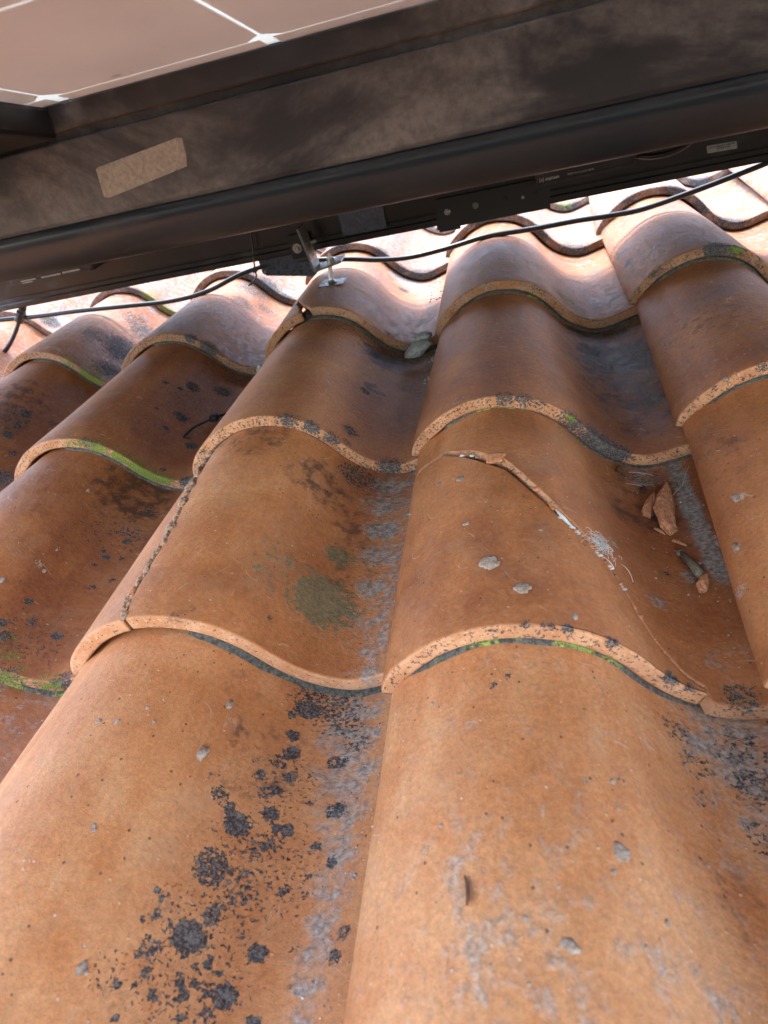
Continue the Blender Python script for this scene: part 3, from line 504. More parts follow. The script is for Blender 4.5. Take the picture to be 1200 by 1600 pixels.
tiles = {}
def base(r, k): F, _ = front(r, k); return F-np.array([0, 0, .03])
STEP_OVERRIDE = [None]
def step_for(r): return STEP_OVERRIDE[0] or {-1: .0019, 0: .0020, 1: .0026, 2: .0034, 3: .0045}.get(r, .006)
def make_tile(r, k):
    seed = 40+r*11+k*3; o = base(r, k); st = step_for(r); lab = TLABEL.get((r, k))
    lab = lab or 'barrel clay roof tile in course %d' % r; grp = 'clay barrel tiles of the roof'
    C = lambda xs, ys: (lambda t: np.interp(t, xs, ys))
    if (r, k) == (0, 1):
        t = thing('terracotta_tile', o, lab, 'terracotta tile', grp)
        cs = C([0, .022, .058, .085, .113, .152, .205, .30, .42], [.1075, .1005, .0960, .0955, .0925, .0842, .0690, .050, .03])
        n1 = int(.1/st); nv = int(LEN/st); u = np.linspace(0, 1, n1)[:, None]; v = np.linspace(0, LEN, nv)[None, :]; c = cs(v)+edge_noise(v*1.0, 5)*.0012
        clay('cracked_side_piece', r, k, u*(c-.0014), v+0*u, seed, t, rag=.0)['label'] = 'narrow left strip split off along the sealed crack'
        n2 = int(.27/st); u = np.linspace(0, 1, n2)[:, None]; clay('main_piece', r, k, (c+.0022)+u*(SW-c-.0022), v+0*u, seed, t, rag=.0, shift=(.0006, 0, .0012))
        mb = MB(); rg = random.Random(4)
        for i in range(125):
            vv = .002+i*.0023+rg.uniform(-.0015, .0015); s = float(cs(vv)+edge_noise(np.array([vv]), 5)[0]*.0012)+.0006+rg.gauss(0, .0016); rad = .0009+.0026*rg.random()**1.6
            mb.lump(tile_point(r, k, s, vv, -.0002), (rad*1.1, rad*1.5, rad*.75), seed=i, rough=.6, sub=2, m=int(rg.random() < .4))
        for vv, rad in ((.118, .0058), (.132, .0034), (.163, .0062), (.180, .0042), (.195, .0075), (.207, .0055), (.228, .0065), (.240, .004), (.250, .006), (.27, .005)):
            mb.lump(tile_point(r, k, float(cs(vv))+.001, vv, -.001), (rad*.9, rad*1.2, rad*.75), seed=int(vv*999), rough=.3, sub=3)
        mb.build('crack_sealant', [SEAL, CLAY_RAW], t, smooth=True)
    elif (r, k) == (0, 2):
        t = thing('terracotta_tile', o, lab, 'terracotta tile', grp)
        cs = C([-.01, 0, .02, .056, .0997, .1315, .1503, .1677, .1807, .1966, .2139, .2269, .2327, .2443, .2616, .272, .276],
               [.262, .264, .267, .2645, .2267, .2002, .1689, .1439, .1235, .1079, .0891, .0650, .0520, .0300, .012, .006, .0052])
        s = np.linspace(0, .276, int(.276/st))[:, None]; u = np.linspace(0, 1, int(.24/st))[None, :]; jit = edge_noise(s*1.2, 8)*.0014*np.clip((.27-s)/.03, 0, 1)
        c = cs(s)+jit; clay('lower_piece', r, k, s+0*u, u*(c-.0022-.0034*np.clip((s-.08)/.03, 0, 1)*np.clip((.19-s)/.03, 0, 1)), seed, t, shift=(0, 0, -.0004))['label'] = 'front barrel piece cut off by the long curved crack'
        # one sheet: everything above the crack plus the pan that runs to the front
        s = np.concatenate([np.linspace(0, .276, int(.276/st)), np.linspace(.2775, SW, int((SW-.2775)/st))])[:, None]
        lo = np.where(s < .2765, cs(s)+(edge_noise(s*1.2, 8)*.0014+edge_noise(s*2.7, 18)*.0022)*np.clip((.27-s)/.03, 0, 1)+.0006, -.008)
        u = np.linspace(0, 1, int(.36/st))[None, :]; up_lift = lambda U: np.stack([0*U[:, 0]+.0004, .0022*np.clip((.25-U[:, 0]%.4)/.05, 0, 1), .0002+.0050*np.clip(((U[:, 0]%.4)-.05)/.05, 0, 1)*np.clip((.232-(U[:, 0]%.4))/.06, 0, 1)*np.clip((.34-U[:, 1])/.15, 0, 1)], 1)
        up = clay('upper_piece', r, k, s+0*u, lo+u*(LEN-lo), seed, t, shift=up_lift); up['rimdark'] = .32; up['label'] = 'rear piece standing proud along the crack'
        mb = MB(); rg = random.Random(9)   # crumbled clay and bits of white filler in the crack
        for i in range(44):
            s = rg.uniform(.165, .262); vv = float(cs(s)); rad = rg.uniform(.0009, .0026); mb.lump(tile_point(r, k, s+rg.gauss(0, .0008), vv-.0005, .0012), (rad*1.3, rad, rad*.8), seed=i, rough=.5, sub=2)
        for s, rad in ((.1225, .0075), (.158, .0045)):
            mb.lump(tile_point(r, k, s, float(cs(s))+.0020, -.0035), (rad*1.1, rad*.8, rad*.34), seed=int(s*900), rough=.45, sub=3)
        mb.build('crumbled_edge', CLAY_RAW, t, smooth=True)
        mb = MB()
        for i in range(26):
            s = rg.choice([rg.uniform(.085, .118), rg.uniform(.175, .19), rg.uniform(.17, .225)]); vv = float(cs(s)); rad = rg.uniform(.0006, .0018)
            mb.lump(tile_point(r, k, s+rg.gauss(0, .0012), vv-.0022, -.0004), (rad*1.8, rad, rad*.6), seed=i+200, rough=.4, sub=1)
        pts = [tile_point(r, k, s, float(cs(s))-.002, -.0006) for s in np.linspace(.171, .186, 8)]; mb.tube(pts, [.0004, .0012, .0016, .0018, .0014, .0012, .0009, .0003], seg=6)
        mb.build('white_filler', WHITEINK, t, smooth=True)
    elif (r, k) == (2, 1):
        t = thing('terracotta_tile', o, lab, 'terracotta tile', grp)
        cs = C([0, .03, .06, .10, .2, .42], [.1160, .1030, .0880, .0700, .05, .03]); nv = int(LEN/st); v = np.linspace(0, LEN, nv)[None, :]; j = edge_noise(v*1.6, 12)*.0022
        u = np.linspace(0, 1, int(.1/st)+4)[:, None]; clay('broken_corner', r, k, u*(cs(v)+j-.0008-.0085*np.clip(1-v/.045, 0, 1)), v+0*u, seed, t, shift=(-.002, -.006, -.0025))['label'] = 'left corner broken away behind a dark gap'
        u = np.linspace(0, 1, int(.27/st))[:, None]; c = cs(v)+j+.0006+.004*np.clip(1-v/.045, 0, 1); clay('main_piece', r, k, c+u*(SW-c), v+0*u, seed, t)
        MB().lump(tile_point(r, k, .1085, .0125, .0125), (.0105, .0120, .0065), seed=3, rough=.3, sub=3).build('gap_shade_plug', mat_mortar('gap_shade_dark', (.012, .011, .010), (.05, .046, .04)), t, smooth=True)  # dark lump added to paint the shade inside the gap
    else:
        S, V = grids(0, SW, 0, LEN, st); t = clay('terracotta_tile', r, k, S, V, seed, None, o); t['origin'] = [float(a) for a in o]; tag(t, lab, 'terracotta tile', grp)
    tiles[(r, k)] = t
    return t

# ---- lay the courses
RANGE = {-1: (0, 2), 0: (-1, 3), 1: (-1, 3), 2: (-2, 4), 3: (-3, 4), 4: (-4, 5), 5: (2, 5)}
for r, (a, b) in RANGE.items():
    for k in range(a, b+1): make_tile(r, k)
# the courses go on beyond the edges of the picture
for r, ks in {-2: (-2, -1, 0, 1, 2, 3, 4), -1: (-3, -2, -1, 3, 4), 0: (-3, -2, 4), 1: (-3, -2, 4), 2: (-3, 5), 3: (-4, 5)}.items():
    for k in ks:
        STEP_OVERRIDE[0] = .007; TLABEL[(r, k)] = 'terracotta tile of the courses that go on outside the picture'; make_tile(r, k)
STEP_OVERRIDE[0] = None
g = lambda c, w, a: (lambda s: a*np.exp(-((s-c)/w)**2))
BED = {(0,1): (.16, .355, None), (0,2): (.022, .352, lambda s: .62*np.exp(-((s-.10)/.018)**2)+.62*np.exp(-((s-.17)/.022)**2)+.3*np.exp(-((s-.215)/.015)**2)),
 (0,0): (.2, .355, g(.27, .05, .4)), (0,3): (.05, .35, None), (1,0): (.13, .35, None), (1,1): (.12, .352, None), (1,2): (.05, .352, g(.11, .04, .35)), (1,3): (.03, .35, None), (1,-1): (.2, .35, None),
 (2,-1): (.12, .35, None), (2,0): (.10, .35, None), (2,1): (.098, .35, None), (2,2): (.03, .352, g(.2, .04, .2)), (2,3): (.04, .35, None)}  # bedding of the broken tile runs on leftwards as dark filler for the gap's shade
for i, ((r, k), (s0, s1, mf)) in enumerate(BED.items()): bedding(r, k, s0, s1, 7+i, tiles[(r, k)], mf)
for rk in NODULES:
    if rk in tiles: add_nodules(*rk, tiles[rk])

# ---- the deck below the tiles, with its felt
d = MB().box((-2.2, -.62, -.085), (2.6, 2.6, -.066)).build('roof_deck', DECK, None, (0, 0, -.085)); tag(d, kind='structure')

# ================================================================ the solar panel overhead
Y0, Z0 = .187, .387
PX0, PX1, PL = .105, 1.475, .785
gd = np.array([0, -.9812, .1930]); gn = np.array([0, .1930, .9812])     # down the panel towards the camera, and off its back
panel = thing('solar_panel', (PX0, Y0, Z0-.106), TL['panel'], 'solar panel')
mb = MB()
prof = [(Y0, Z0+.001), (Y0-.0006, Z0-.0005), (Y0-.0006, Z0-.0140), (Y0+.0004, Z0-.0152), (Y0+.0045, Z0-.0157), (Y0+.0045, Z0-.0205), (Y0+.0004, Z0-.0210), (Y0-.0004, Z0-.0222),
        (Y0-.0004, Z0-.0690), (Y0+.0004, Z0-.0704), (Y0+.0030, Z0-.0708), (Y0+.0030, Z0-.0722)]
mb.prism(prof+[(Y0+.034, Z0-.0722), (Y0+.034, Z0+.012), (Y0+.002, Z0+.012)], -.75, 2.1, 0, 40)
lip = [(Y0+.0024, Z0-.0724), (Y0+.0006, Z0-.0732), (Y0-.0008, Z0-.0780), (Y0-.0002, Z0-.0850), (Y0+.0024, Z0-.0925), (Y0+.0065, Z0-.0990), (Y0+.0120, Z0-.1035), (Y0+.019, Z0-.1060), (Y0+.027, Z0-.1060), (Y0+.033, Z0-.103), (Y0+.034, Z0-.0726)]
o = mb.build('frame', FRAME, panel)
mb = MB(); mb.prism(lip, -.75, 2.1, 0, 40); o = mb.build('frame_lip', FRAME_LIP, panel, smooth=True)
# laminate: clear sheet, with the film over each cell a hair below it
def lam(x, a, h): return np.array([x, Y0, Z0])+gd*a+gn*h
mb = MB()
def slab(x0, x1, a0, a1, h0, h1, m, ch=0.0):
    if ch: out = [(x0+ch, a0), (x1-ch, a0), (x1, a0+ch), (x1, a1-ch), (x1-ch, a1), (x0+ch, a1), (x0, a1-ch), (x0, a0+ch)]
    else: out = [(x0, a0), (x1, a0), (x1, a1), (x0, a1)]
    k = len(out); V = [lam(x, a, h0) for x, a in out]+[lam(x, a, h1) for x, a in out]
    mb.add(V, [list(range(k)), [k+i for i in range(k)][::-1]]+[[i, (i+1) % k, k+(i+1) % k, k+i] for i in range(k)], m)
slab(PX0, PX1, .0012, PL, .0006, .0044, 0)
CP = .1498
for i in range(1, 10):
    for j in range(-1, 5):
        x0 = .4097-CP*3+i*CP; a0 = .0184+j*CP
        if j < 0: slab(x0+.0045, x0+CP-.0045, .0014, a0+CP-.0013, .0001, .0005, 1); continue
        slab(x0+.0013, x0+CP-.0013, a0+.0013, a0+CP-.0013, .0001, .0005, 1, .0100)
o = mb.build('laminate', [mat_gap(), mat_cell()], panel)
mb = MB().box((-.052, -.0125, -.020), (.052, .100, -.0007), 0, .003, ax=[(1, 0, 0), gd, gn], c=np.array([.3430, Y0, Z0])+gd*.0145)
mb.box((-.040, .02, -.024), (.0, .07, -.0195), 0, .002, ax=[(1, 0, 0), gd, gn], c=np.array([.343, Y0, Z0])+gd*.0145)
mb.build('junction_box', BLACKP, panel)
mb = MB()      # side members and the lower end member of the frame, beside and behind the camera
for x in (PX0-.012, PX1+.001):
    mb.box((x, .0, -.035), (x+.011, PL+.012, .006), 0, .001, ax=[(1, 0, 0), gd, gn], c=np.array([0, Y0, Z0])+gd*.001)
mb.box((PX0, PL, -.035), (PX1, PL+.011, .006), 0, .001, ax=[(1, 0, 0), gd, gn], c=np.array([0, Y0, Z0])+gd*.001)
mb.build('frame_side', FRAME, panel)
# sticker on the frame
mb = MB(); pts = [(.4093, .3452), (.4115, .3461), (.4765, .3521), (.4797, .3512), (.4783, .3400), (.4762, .3345), (.4680, .3333), (.4700, .3345), (.4655, .3330), (.4100, .3262), (.4066, .3275)]
k = len(pts); V = [(x, Y0-.0007, z) for x, z in pts]+[(x, Y0-.0004, z) for x, z in pts]
mb.add(V, [list(range(k))[::-1], list(range(k, 2*k))]+[[i, (i+1) % k, k+(i+1) % k, k+i] for i in range(k)])
mb.build('sticker', STICK, panel)['label'] = 'blank worn pale sticker'

# the next panel up the same row, resting between this one and the rail
p2 = thing('solar_panel', (PX0, .27, .33), TL['panel2'], 'solar panel')
mb = MB(); ud = np.array([0, .688, -.1675]); ud /= np.linalg.norm(ud); A = [(1, 0, 0), ud, (0, -ud[2], ud[1])]; c0 = np.array([0, .232, .3775])
mb.box((-.30, 0, -.030), (1.60, .011, .006), 0, .001, ax=A, c=c0); mb.box((-.30, .697, -.030), (1.60, .708, .006), 0, .001, ax=A, c=c0)
for x in (-.311, 1.6005): mb.box((x, 0, -.030), (x+.0105, .708, .006), 0, .001, ax=A, c=c0)
mb.build('frame', FRAME, p2)
mb = MB().box((-.299, .0115, .0), (1.599, .6965, .004), 0, ax=A, c=c0); mb.build('laminate', mat_plain('dark_panel_back', (.05, .05, .055), .4), p2)

# ================================================================ racking rail
rail = thing('mounting_rail', (.45, .87, .09), TL['rail'], 'rail')
RY = .870; slope = .0056
def rz(x): return .1016+slope*(x-.469)
Zr = [(-.0, .0), (-.004, .0002), (-.0045, .002), (-.0045, .0095), (-.003, .0108), (0, .0112), (0, .0180), (.0012, .0190), (.0012, .0205), (0, .0215), (0, .0560), (-.0035, .0570), (-.0045, .0585), (-.0045, .0680), (-.002, .070), (.034, .070), (.036, .066), (.036, .003), (.034, .0)]
mb = MB(); V = []; k = len(Zr); X = np.linspace(-1.3, 2.3, 30)
for x in X: V += [(x, RY+y, rz(x)+z) for y, z in Zr]
Fc = [[i*k+j, i*k+(j+1) % k, (i+1)*k+(j+1) % k, (i+1)*k+j] for i in range(len(X)-1) for j in range(k)]+[list(range(k))[::-1], [(len(X)-1)*k+j for j in range(k)]]
mb.add(V, Fc); mb.build('rail_body', RAIL, rail)
SPL = mat_paint('splice_plate_paint', (.012, .012, .012), (.017, .017, .017), .42, .3, (.06, .06, .055), 30, .6)
mb = MB(); q = [(.5656, .1430), (.5606, .0964), (.7457, .0980), (.7470, .1440)]; V = [(x, RY-.0078, z) for x, z in q]+[(x, RY-.0047, z) for x, z in q]
mb.add(V, [[0, 1, 2, 3], [7, 6, 5, 4], [0, 4, 5, 1], [1, 5, 6, 2], [2, 6, 7, 3], [3, 7, 4, 0]]); mb.box((.5640, RY-.0072, .0920), (.6000, RY-.004, .0972), 0, .0004)
sp = mb.build('splice_plate', SPL, rail)
def rivet(x, z, r, m, hollow=False):
    mb = MB(); y = RY-.0080
    mb.tube([(x, y+.0012, z), (x, y, z), (x, y-.0008, z)], [r, r, r*.85], seg=16)
    if hollow: mb.tube([(x, y-.0006, z), (x, y-.00095, z)], [r*.55, r*.5], 1, seg=10); return mb.build('rivet', [RAIL, BLACKP], rail, smooth=False)
    mb.tube([(x, y-.0006, z), (x, y-.0016, z), (x, y-.0020, z)], [r*.62, r*.5, r*.2], seg=12); return mb.build('rivet', m, rail)
rivet(.582, .1217, .0052, STEEL2); rivet(.6285, .1231, .0050, STEEL); rivet(.676, .1241, .0040, STEEL, True); rivet(.7042, .1217, .0028, STEEL2); rivet(.7233, .123, .0038, STEEL, True)
mb = MB(); Q = [(.9757, .1408), (.9765, .1416), (1.0158, .1405), (1.0166, .1397), (1.0184, .1308), (1.0176, .1301), (.9782, .1311), (.9773, .1318)]
V = [(x, RY-.0006, z) for x, z in Q]+[(x, RY-.0002, z) for x, z in Q]; k = 8
mb.add(V, [list(range(k))[::-1], list(range(k, 16))]+[[i, (i+1) % k, k+(i+1) % k, k+i] for i in range(k)], 0)
rg = random.Random(3)
for row, z in enumerate((.1385, .1355)):
    x = .980 if row == 0 else .990
    while x < (1.013 if row == 0 else 1.006):
        w = rg.uniform(.0008, .0024); mb.box((x, RY-.0009, z-.0009), (x+w, RY-.0006, z+.0006), 1); x += w+rg.uniform(.0005, .0012)
mb.build('sticker', [mat_mortar('foil_sticker', (.34, .34, .32), (.5, .5, .47)), INK], rail)
# bluish end plate that hangs under the rail beside the bracket
mb = MB(); q = [(.2229, .0925), (.2235, .0700), (.2300, .0640), (.3180, .0480), (.3260, .0520), (.3250, .0860)]; k = len(q)
V = [(x, .900, z) for x, z in q]+[(x, .9035, z) for x, z in q]; mb.add(V, [list(range(k)), list(range(k, 2*k))[::-1]]+[[i, k+i, k+(i+1) % k, (i+1) % k] for i in range(k)]); mb.box((.2235, .8995, .086), (.3250, .906, .1015), 0)
mb.tube([(.2295, .8985, .0712), (.2295, .9005, .0712)], .0022, 1, seg=12); mb.build('end_plate', [PLATE, STEEL2], rail)
mb = MB().box((.40, RY-.0062, .1150), (.478, RY-.0050, .1585), 0, .0004); mb.build('sun_patch_plate', PLATE, rail)  # plate added in place of the patch of sunlight on the rail

# microinverters clipped to the rail
def text_mesh(txt, size, pos, xdir, updir, mat, parent, bold=0.0):
    cu = bpy.data.curves.new('lettering', 'FONT'); cu.body = txt; cu.size = size; cu.extrude = .00012; cu.offset = bold; ob = bpy.data.objects.new('t', cu); COL.objects.link(ob)
    dg = bpy.context.evaluated_depsgraph_get(); me = bpy.data.meshes.new_from_object(ob.evaluated_get(dg)); V = np.array([v.co[:] for v in me.vertices]); Fc = [list(p.vertices) for p in me.polygons]
    bpy.data.objects.remove(ob); bpy.data.curves.remove(cu); x = np.array(xdir, float); x /= np.linalg.norm(x); u = np.array(updir, float); u -= x*(u @ x); u /= np.linalg.norm(u); n = np.cross(x, u)
    W = V[:, :1]*x+V[:, 1:2]*u+V[:, 2:3]*n+np.array(pos); return mesh('lettering', W, Fc, mat, parent, None, False)
INV = mat_plain('inverter_casing', (.030, .027, .028), .45, .3, 40)
inv = thing('microinverter', (.80, .80, .155), TL['inv'], 'microinverter')
def inv_box(x0, z0, x1, z1, h=.034, dep=.055, y=.80):
    mb = MB(); ax = np.array([x1-x0, 0, z1-z0]); L = np.linalg.norm(ax); ax /= L; u = np.array([-ax[2], 0, ax[0]])
    mb.box((0, 0, 0), (L, dep, h), 0, .0035, ax=[ax, (0, 1, 0), u], c=(x0, y, z0)); mb.box((.004, -.0015, .001), (L-.004, .0005, .0055), 0, .0006, ax=[ax, (0, 1, 0), u], c=(x0, y, z0))
    return mb, ax, u
mb, ax, u = inv_box(.7240, .1450, .8660, .1480); mb.build('casing', INV, inv)
text_mesh('[e] enphase', .0062, np.array([.7290, .7980, .1530]), ax, u, WHITEINK, inv, .00010)
text_mesh('M250 Microinverter Series', .0034, np.array([.7700, .7980, .1545]), ax, u, WHITEINK, inv)
mb = MB(); t = curve([(.855, .82, .163), (.885, .80, .1570), (.915, .79, .160), (.94, .80, .170), (.95, .84, .195)], 8); mb.tube(t, .0042, seg=10); mb.build('lead', CABLE, inv, smooth=True)
inv2 = thing('microinverter', (-.12, .80, .155), TL['inv2'], 'microinverter')
mb, ax, u = inv_box(-.2150, .1520, -.0400, .1520); mb.build('casing', INV, inv2)
mb = MB(); rg = random.Random(8)
for (xa, xb, z, h) in ((-.190, -.158, .1588, .0018), (-.145, -.105, .1588, .0024), (-.100, -.064, .1596, .0026), (-.188, -.166, .1554, .0014)):
    x = xa
    while x < xb:
        w = rg.uniform(.0007, .0022); mb.box((x, .7972, z-h/2), (min(x+w, xb), .7980, z+h/2)); x += w+rg.uniform(.0002, .0006)
mb.build('lettering', WHITEINK, inv2)

# ---- L bracket standing on the broken tile
fp = tile_point(2, 1, .1344, .1300, 0)
br = thing('mounting_bracket', fp, TL['bracket'], 'bracket')
c = np.array([.3526, .812, .0820])
mb = MB().box((-.0018, -.010, 0), (.0018, .030, .0720), 0, .0005, ax=[(1, 0, 0), (0, 1, 0), (-.13, 0, .99)], c=c)
mb.box((.0, -.010, -.0018), (.0500, .030, .0018), 0, .0006, ax=[(.985, 0, .17), (0, 1, 0), (-.17, 0, .985)], c=c); mb.build('angle_plate', STEEL, br)
def bolt(name, p, d, parts, mat, parent):
    d = np.array(d, float); d /= np.linalg.norm(d); mb = MB()
    for a, b, r, s in parts: mb.tube([np.array(p)+d*a, np.array(p)+d*b], r, seg=s)
    return mb.build(name, mat, parent)
bolt('bolt', (.3455, .822, .1240), (1, 0, .12), ((-.004, .004, .0050, 14), (.002, .0085, .0066, 6), (.0085, .0185, .0036, 12)), STEEL2, br)
top = c+np.array([.030, .0, .0068]); base_n = np.array([.05, -.05, 1.0])
pl = fp+np.array([0, 0, .0015])
V = [pl+np.array([a, b, -.10*a*(a > 0)]) for a, b in ((-.021, -.016), (.021, -.013), (.024, .016), (-.017, .016))]; mb = MB(); mb.add([v+np.array([0, 0, -.0008]) for v in V]+[v+np.array([0, 0, .0010]) for v in V], [[3, 2, 1, 0], [4, 5, 6, 7], [0, 1, 5, 4], [1, 2, 6, 5], [2, 3, 7, 6], [3, 0, 4, 7]])
mb.build('foot_plate', STEEL, br)
mb = MB(); mb.tube([pl+np.array([0, 0, .0]), pl+np.array([.0, .001, .006]), top+np.array([0, 0, .016])], [.0042, .0036, .0036], seg=12)
mb.tube([pl+np.array([0, 0, .0008]), pl+np.array([0, 0, .0046])], [.0078, .0050], seg=14); mb.build('stud', STEEL2, br)
mb = MB(); mb.tube([top+np.array([0, 0, .0012]), top+np.array([0, 0, .0075])], .0066, seg=6); mb.build('nut', STEEL2, br)
mb = MB().box((.302, RY-.0085, .0925), (.342, RY-.0052, .1330), 0, .0006); mb.build('rail_clip', RAIL, br)
bolt('bolt', (.3150, RY-.0085, .1105), (0, -1, 0), ((0, .0012, .0082, 20), (.001, .0042, .0050, 6), (.004, .0070, .0032, 12)), STEEL2, br)

# ---- cables
mb = MB(); pts = curve([(-.75, .90, .098), (-.55, .90, .086), (-.4121, .90, .0765), (-.275, .90, .0669), (-.1859, .90, .063), (-.071, .90, .0552), (.0264, .90, .0496), (.105, .90, .0560), (.1863, .90, .0761), (.2658, .905, .0820), (.3796, .90, .0687), (.4429, .90, .0565), (.5007, .90, .0510), (.57, .90, .0550), (.6376, .90, .0625), (.7137, .90, .0610), (.7871, .90, .0612), (.8481, .90, .0593), (.8977, .90, .0611), (.9833, .90, .0761), (1.0553, .90, .0911), (1.1069, .90, .1026), (1.3, .90, .14)], 10)
mb.tube(pts, .0045, seg=14); tag(mb.build('trunk_cable', CABLE, None, (.4, .93, .03), True), TL['cable'], 'cable')
mb = MB(); pts = curve([(-.19, .895, .158), (-.2133, .90, .1432), (-.2457, .90, .127), (-.2759, .90, .1152), (-.3216, .90, .1043), (-.3477, .90, .1005), (-.42, .90, .098)], 8); mb.tube(pts, .0048, seg=12)
mb.tube(curve([(-.2500, .897, .1260), (-.2640, .897, .1200), (-.2746, .897, .1124)], 6), .0045, seg=12)
dr = thing('drop_cable', (-.3, .90, .02), TL['drop'], 'cable'); mb2 = MB()
mb.build('lead', CABLE, dr, smooth=True)
a, b = np.array([-.2680, .897, .1190]), np.array([-.3225, .897, .0640]); dd = b-a
mb2.tube([a, a+dd*.06, a+dd*.40, a+dd*.42, a+dd*.48, a+dd*.5, a+dd*.66, a+dd*.67, a+dd*.97, b], [.0050, .0072, .0072, .0062, .0062, .0072, .0072, .0092, .0095, .0062], seg=16)
for t_, w in ((.30, .0085), (.55, .0080), (.80, .0104)): mb2.tube([a+dd*(t_-.02), a+dd*(t_+.02)], w, seg=8)
mb2.build('connector', BLACKP, dr)
mb = MB(); mb.tube(curve([tuple(b), (-.340, .895, .047), (-.360, .89, .029), (-.385, .885, .012), (-.42, .88, .0)], 8), .0045, seg=12); mb.build('lead', CABLE, dr, smooth=True)
mb = MB(); pts = curve([(.2430, .858, .155), (.2390, .856, .130), (.2330, .854, .105), (.2310, .850, .0900), (.2300, .850, .0800), (.2200, .850, .0700), (.2100, .850, .0660)], 6); mb.tube(pts, [.0016]*len(pts), seg=8)
mb.box((.2265, .846, .087), (.2350, .853, .0945), 0, .001); tag(mb.build('cable_tie', BLACKP, None, None, True), TL['tie'], 'cable tie')
pa = [tile_point(1, 0, s, v, -h) for s, v, h in ((.263, .096, .004), (.2665, .104, .0105), (.2700, .1180, .0125), (.2760, .140, .010), (.284, .165, .007), (.300, .188, .006))]
mb = MB(); pp = curve(pa, 8); mb.tube(pp, .0017, seg=8); h = pa[4]; mb.box(h-np.array([.006, .006, .004]), h+np.array([.006, .006, .004]), 0, .0015)
mb.tube([pa[0]+np.array([-.001, 0, 0]), pa[0]+np.array([.010, -.001, -.003])], .0012, seg=6); tag(mb.build('cable_tie', BLACKP, None, None, True), TL['tie2'], 'cable tie')

# ================================================================ debris
def shard(name, rk, pts, h, th, mat, label, cat='clay shard', seed=1, grp=None, lift=0.0, mats2=None):
    """a jagged splinter: outline (s, v, height) on the tile"""
    k = len(pts); mb = MB(); rg = np.random.RandomState(seed); P = np.array([tile_point(*rk, s, v, -(z+lift)) for s, v, z in pts]); c = P.mean(0); n = np.array([0, 0, 1.])
    top = P+n*th*.5*rg.uniform(.6, 1.3, (k, 1)); bot = P-n*th*.5; mid = c+(P-c)*1.06
    V = np.vstack([top*.82+c*.18+n*th*.25, mid, bot, [c+n*th*.9], [c-n*th*.5]]); Fc = []
    for i in range(k):
        j = (i+1) % k; Fc += [[i, j, 3*k], [k+i, k+j, j, i], [2*k+i, 2*k+j, k+j, k+i], [2*k+j, 2*k+i, 3*k+1]]
    bm = bmesh.new(); vs = [bm.verts.new(v) for v in V]; [bm.faces.new([vs[i] for i in f]) for f in Fc]; bmesh.ops.subdivide_edges(bm, edges=bm.edges[:], cuts=2, use_grid_fill=True)
    bm.verts.index_update()
    for v in bm.verts: v.co += Vector(rg.normal(size=3)*th*.07)
    V = np.array([v.co[:] for v in bm.verts]); Fc = [[v.index for v in f.verts] for f in bm.faces]; bm.free(); mb.add(V, Fc); o = mb.build(name, mat); tag(o, label, cat, grp); return o
G = 'broken clay splinters in the trough'
RAWS = mat_plain('fresh_broken_clay', (.50, .235, .125), .9, .3, 300); SKIN = mat_plain('splinter_skin', (.36, .155, .075), .7, .25, 200)
shard('clay_shard', (0,2), [(.2960, .1840, .001), (.2890, .1900, .005), (.2870, .2120, .009), (.2950, .2360, .009), (.3075, .2600, .006), (.3090, .2500, .004), (.3070, .2250, .003), (.3030, .2060, .002), (.3020, .1900, .001)], 0, .0070, RAWS, TL['shard1'], seed=3, grp=G, lift=.003)
shard('clay_shard', (0,2), [(.2800, .2100, .001), (.2790, .2150, .003), (.2850, .2290, .007), (.2930, .2400, .010), (.2950, .2330, .008), (.2900, .2190, .004), (.2860, .2090, .001)], 0, .0045, SKIN, TL['shard2'], seed=5, grp=G, lift=.002)
shard('clay_shard', (0,2), [(.2860, .1930, .0), (.2870, .1950, .0), (.2920, .1900, .0), (.2930, .1860, .0)], 0, .002, RAWS, TL['shard3'], seed=6, grp=G, lift=.001)
shard('clay_shard', (0,2), [(.2960, .1770, .0), (.2975, .1790, .0), (.3045, .1690, .0), (.3040, .1680, .0)], 0, .0018, RAWS, TL['shard4'], seed=7, grp=G, lift=.001)
sh5 = shard('clay_shard', (0,2), [(.2990, .1060, .0), (.2985, .1120, .002), (.3040, .1210, .003), (.3090, .1215, .003), (.3085, .1150, .001), (.3040, .1060, .0)], 0, .004, RAWS, TL['shard5'], seed=8, grp=G, lift=.003)
a = tile_point(0, 2, .3045, .1220, -.004); b = tile_point(0, 2, .2975, .1560, -.0035); mb = MB(); mb.tube([a, a*.6+b*.4+np.array([.0005, 0, .001]), b], [.0040, .0036, .0028], seg=9)
mb.lump(b, (.004, .004, .003), seed=4, rough=.3); tag(mb.build('mortar_crumb', mat_mortar('olive_mortar', (.13, .12, .08), (.28, .27, .20)), smooth=True), TL['stem'], 'mortar crumb')
p = np.array([.5305, .6450, -.0130]); mb = MB(); mb.lump(p, (.0225, .0150, .0080), seed=12, rough=.34, sub=4, ax=[(.86, .35, .28), (-.4, .9, .1), (-.15, -.12, .97)])
mb.lump(p+np.array([.006, .016, .010]), (.013, .009, .006), seed=14, rough=.4, sub=3); tag(mb.build('mortar_chunk', MORTAR_PALE, smooth=True), TL['chunk'], 'mortar chunk')
p = np.array([.2635, .660, -.0164]); mb = MB().lump(p, (.006, .008, .008), seed=22, rough=.35, sub=3); tag(mb.build('mortar_chunk', MORTAR_PALE, smooth=True), TL['chunk2'], 'mortar chunk')
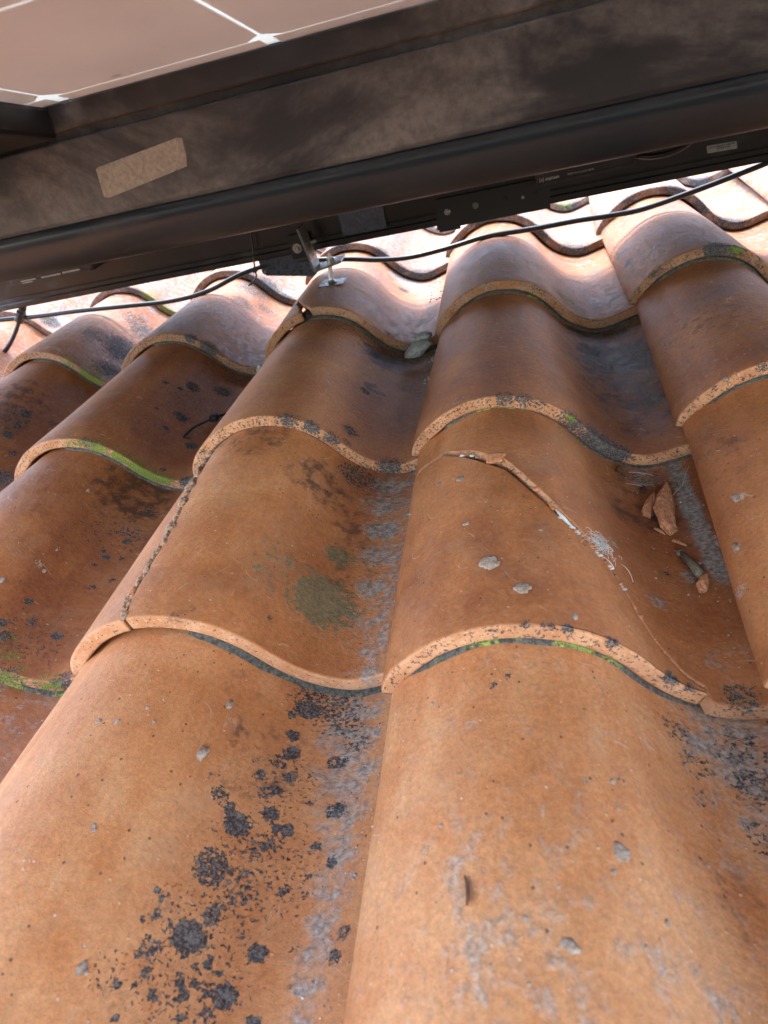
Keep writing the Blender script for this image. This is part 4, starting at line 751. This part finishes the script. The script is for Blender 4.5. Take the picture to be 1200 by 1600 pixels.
mb = MB(); pts = curve([tile_point(-1, 2, s, v, -.0016) for s, v in ((.0936, .1875), (.0950, .1830), (.0956, .1780), (.0952, .1740))], 6); n = len(pts); mb.tube(pts, .0005+.0005*np.sin(np.linspace(0, 3.1, n)), seg=7)
tag(mb.build('twig', WOOD, smooth=True), TL['twig'], 'twig')
mb = MB().lump(tile_point(0, 2, .2735, .2870, -.004), (.0032, .0045, .004), seed=31, rough=.15, sub=3); tag(mb.build('seed', WOOD, smooth=True), TL['seed'], 'seed')
mb = MB().lump(tile_point(0, 2, .2900, .2600, -.002), (.0028, .0055, .0022), seed=33, rough=.3, sub=2); tag(mb.build('seed', WOOD, smooth=True), TL['seed2'], 'seed')
# cobweb wads and threads
mb = MB(); rg = np.random.RandomState(5)
for i in range(150):
    s0, v0 = .2085+rg.normal()*.0055, .1105+rg.normal()*.0060; th = rg.uniform(0, 6.28); L = rg.uniform(.003, .009)
    P = [tile_point(0, 2, s0+L*u*math.cos(th)+.001*math.sin(5*u), v0+L*u*math.sin(th), -.0024-.0022*math.sin(3.14*u)*rg.uniform(.2, 1)) for u in np.linspace(0, 1, 4)]; mb.tube(P, .00013, seg=4)
tag(mb.build('cobweb', WEB), TL['web'], 'cobweb')
web2 = thing('cobweb', tile_point(0, 2, .30, .26), TL['web2'], 'cobweb')
for (a, b) in (((.2275, .1010), (.2360, .0860)), ((.1985, .0900), (.2140, .0850)), ((.3195, .2560), (.333, .2850)), ((.2830, .2880), (.2960, .2860)), ((.288, .290), (.302, .284)), ((.3060, .2380), (.3190, .2560)), ((.275, .262), (.292, .262))):
    P = [tile_point(0, 2, a[0]+(b[0]-a[0])*u, a[1]+(b[1]-a[1])*u, -.0030-.002*math.sin(3.1*u)) for u in np.linspace(0, 1, 6)]; MB().tube(P, .00022, seg=5).build('thread', WEB, web2)
# loose grit in the troughs: nobody could count it
mb = MB(); rg = np.random.RandomState(11)
def grit(r, k, n, sc, sw, v0, v1, r0, r1):
    for i in range(n):
        s = sc+rg.normal()*sw
        if s > SW-.004: continue
        v = rg.uniform(v0, v1); rad = r0+(r1-r0)*rg.random()**3; mb.lump(tile_point(r, k, s, v, -rad*.3-(.0024 if (r, k) == (0, 2) else 0)), (rad*1.2, rad, rad*.7), seed=i, rough=.4, sub=1, m=int(rg.random() < .35))
grit(0, 1, 150, .335, .010, .02, .33, .0004, .0013); grit(-1, 1, 110, .335, .012, .12, .36, .0004, .0011); grit(0, 2, 150, .315, .018, .02, .30, .0003, .0010); grit(1, 1, 160, .33, .010, .22, .36, .0005, .0018)
grit(1, 2, 60, .33, .012, .2, .36, .0004, .0012); grit(2, 1, 90, .335, .012, .20, .33, .0008, .0030); grit(0, 0, 90, .33, .015, .1, .34, .0004, .0014); grit(0, 0, 40, .22, .012, .33, .36, .0008, .002); grit(-1, 2, 60, .33, .02, .15, .35, .0003, .001)
tag(mb.build('grit', [MORTAR_PALE, WHITEINK], smooth=True), kind='stuff', label='fine grey grit and white crumbs lying along the troughs of the tiles', cat='grit')
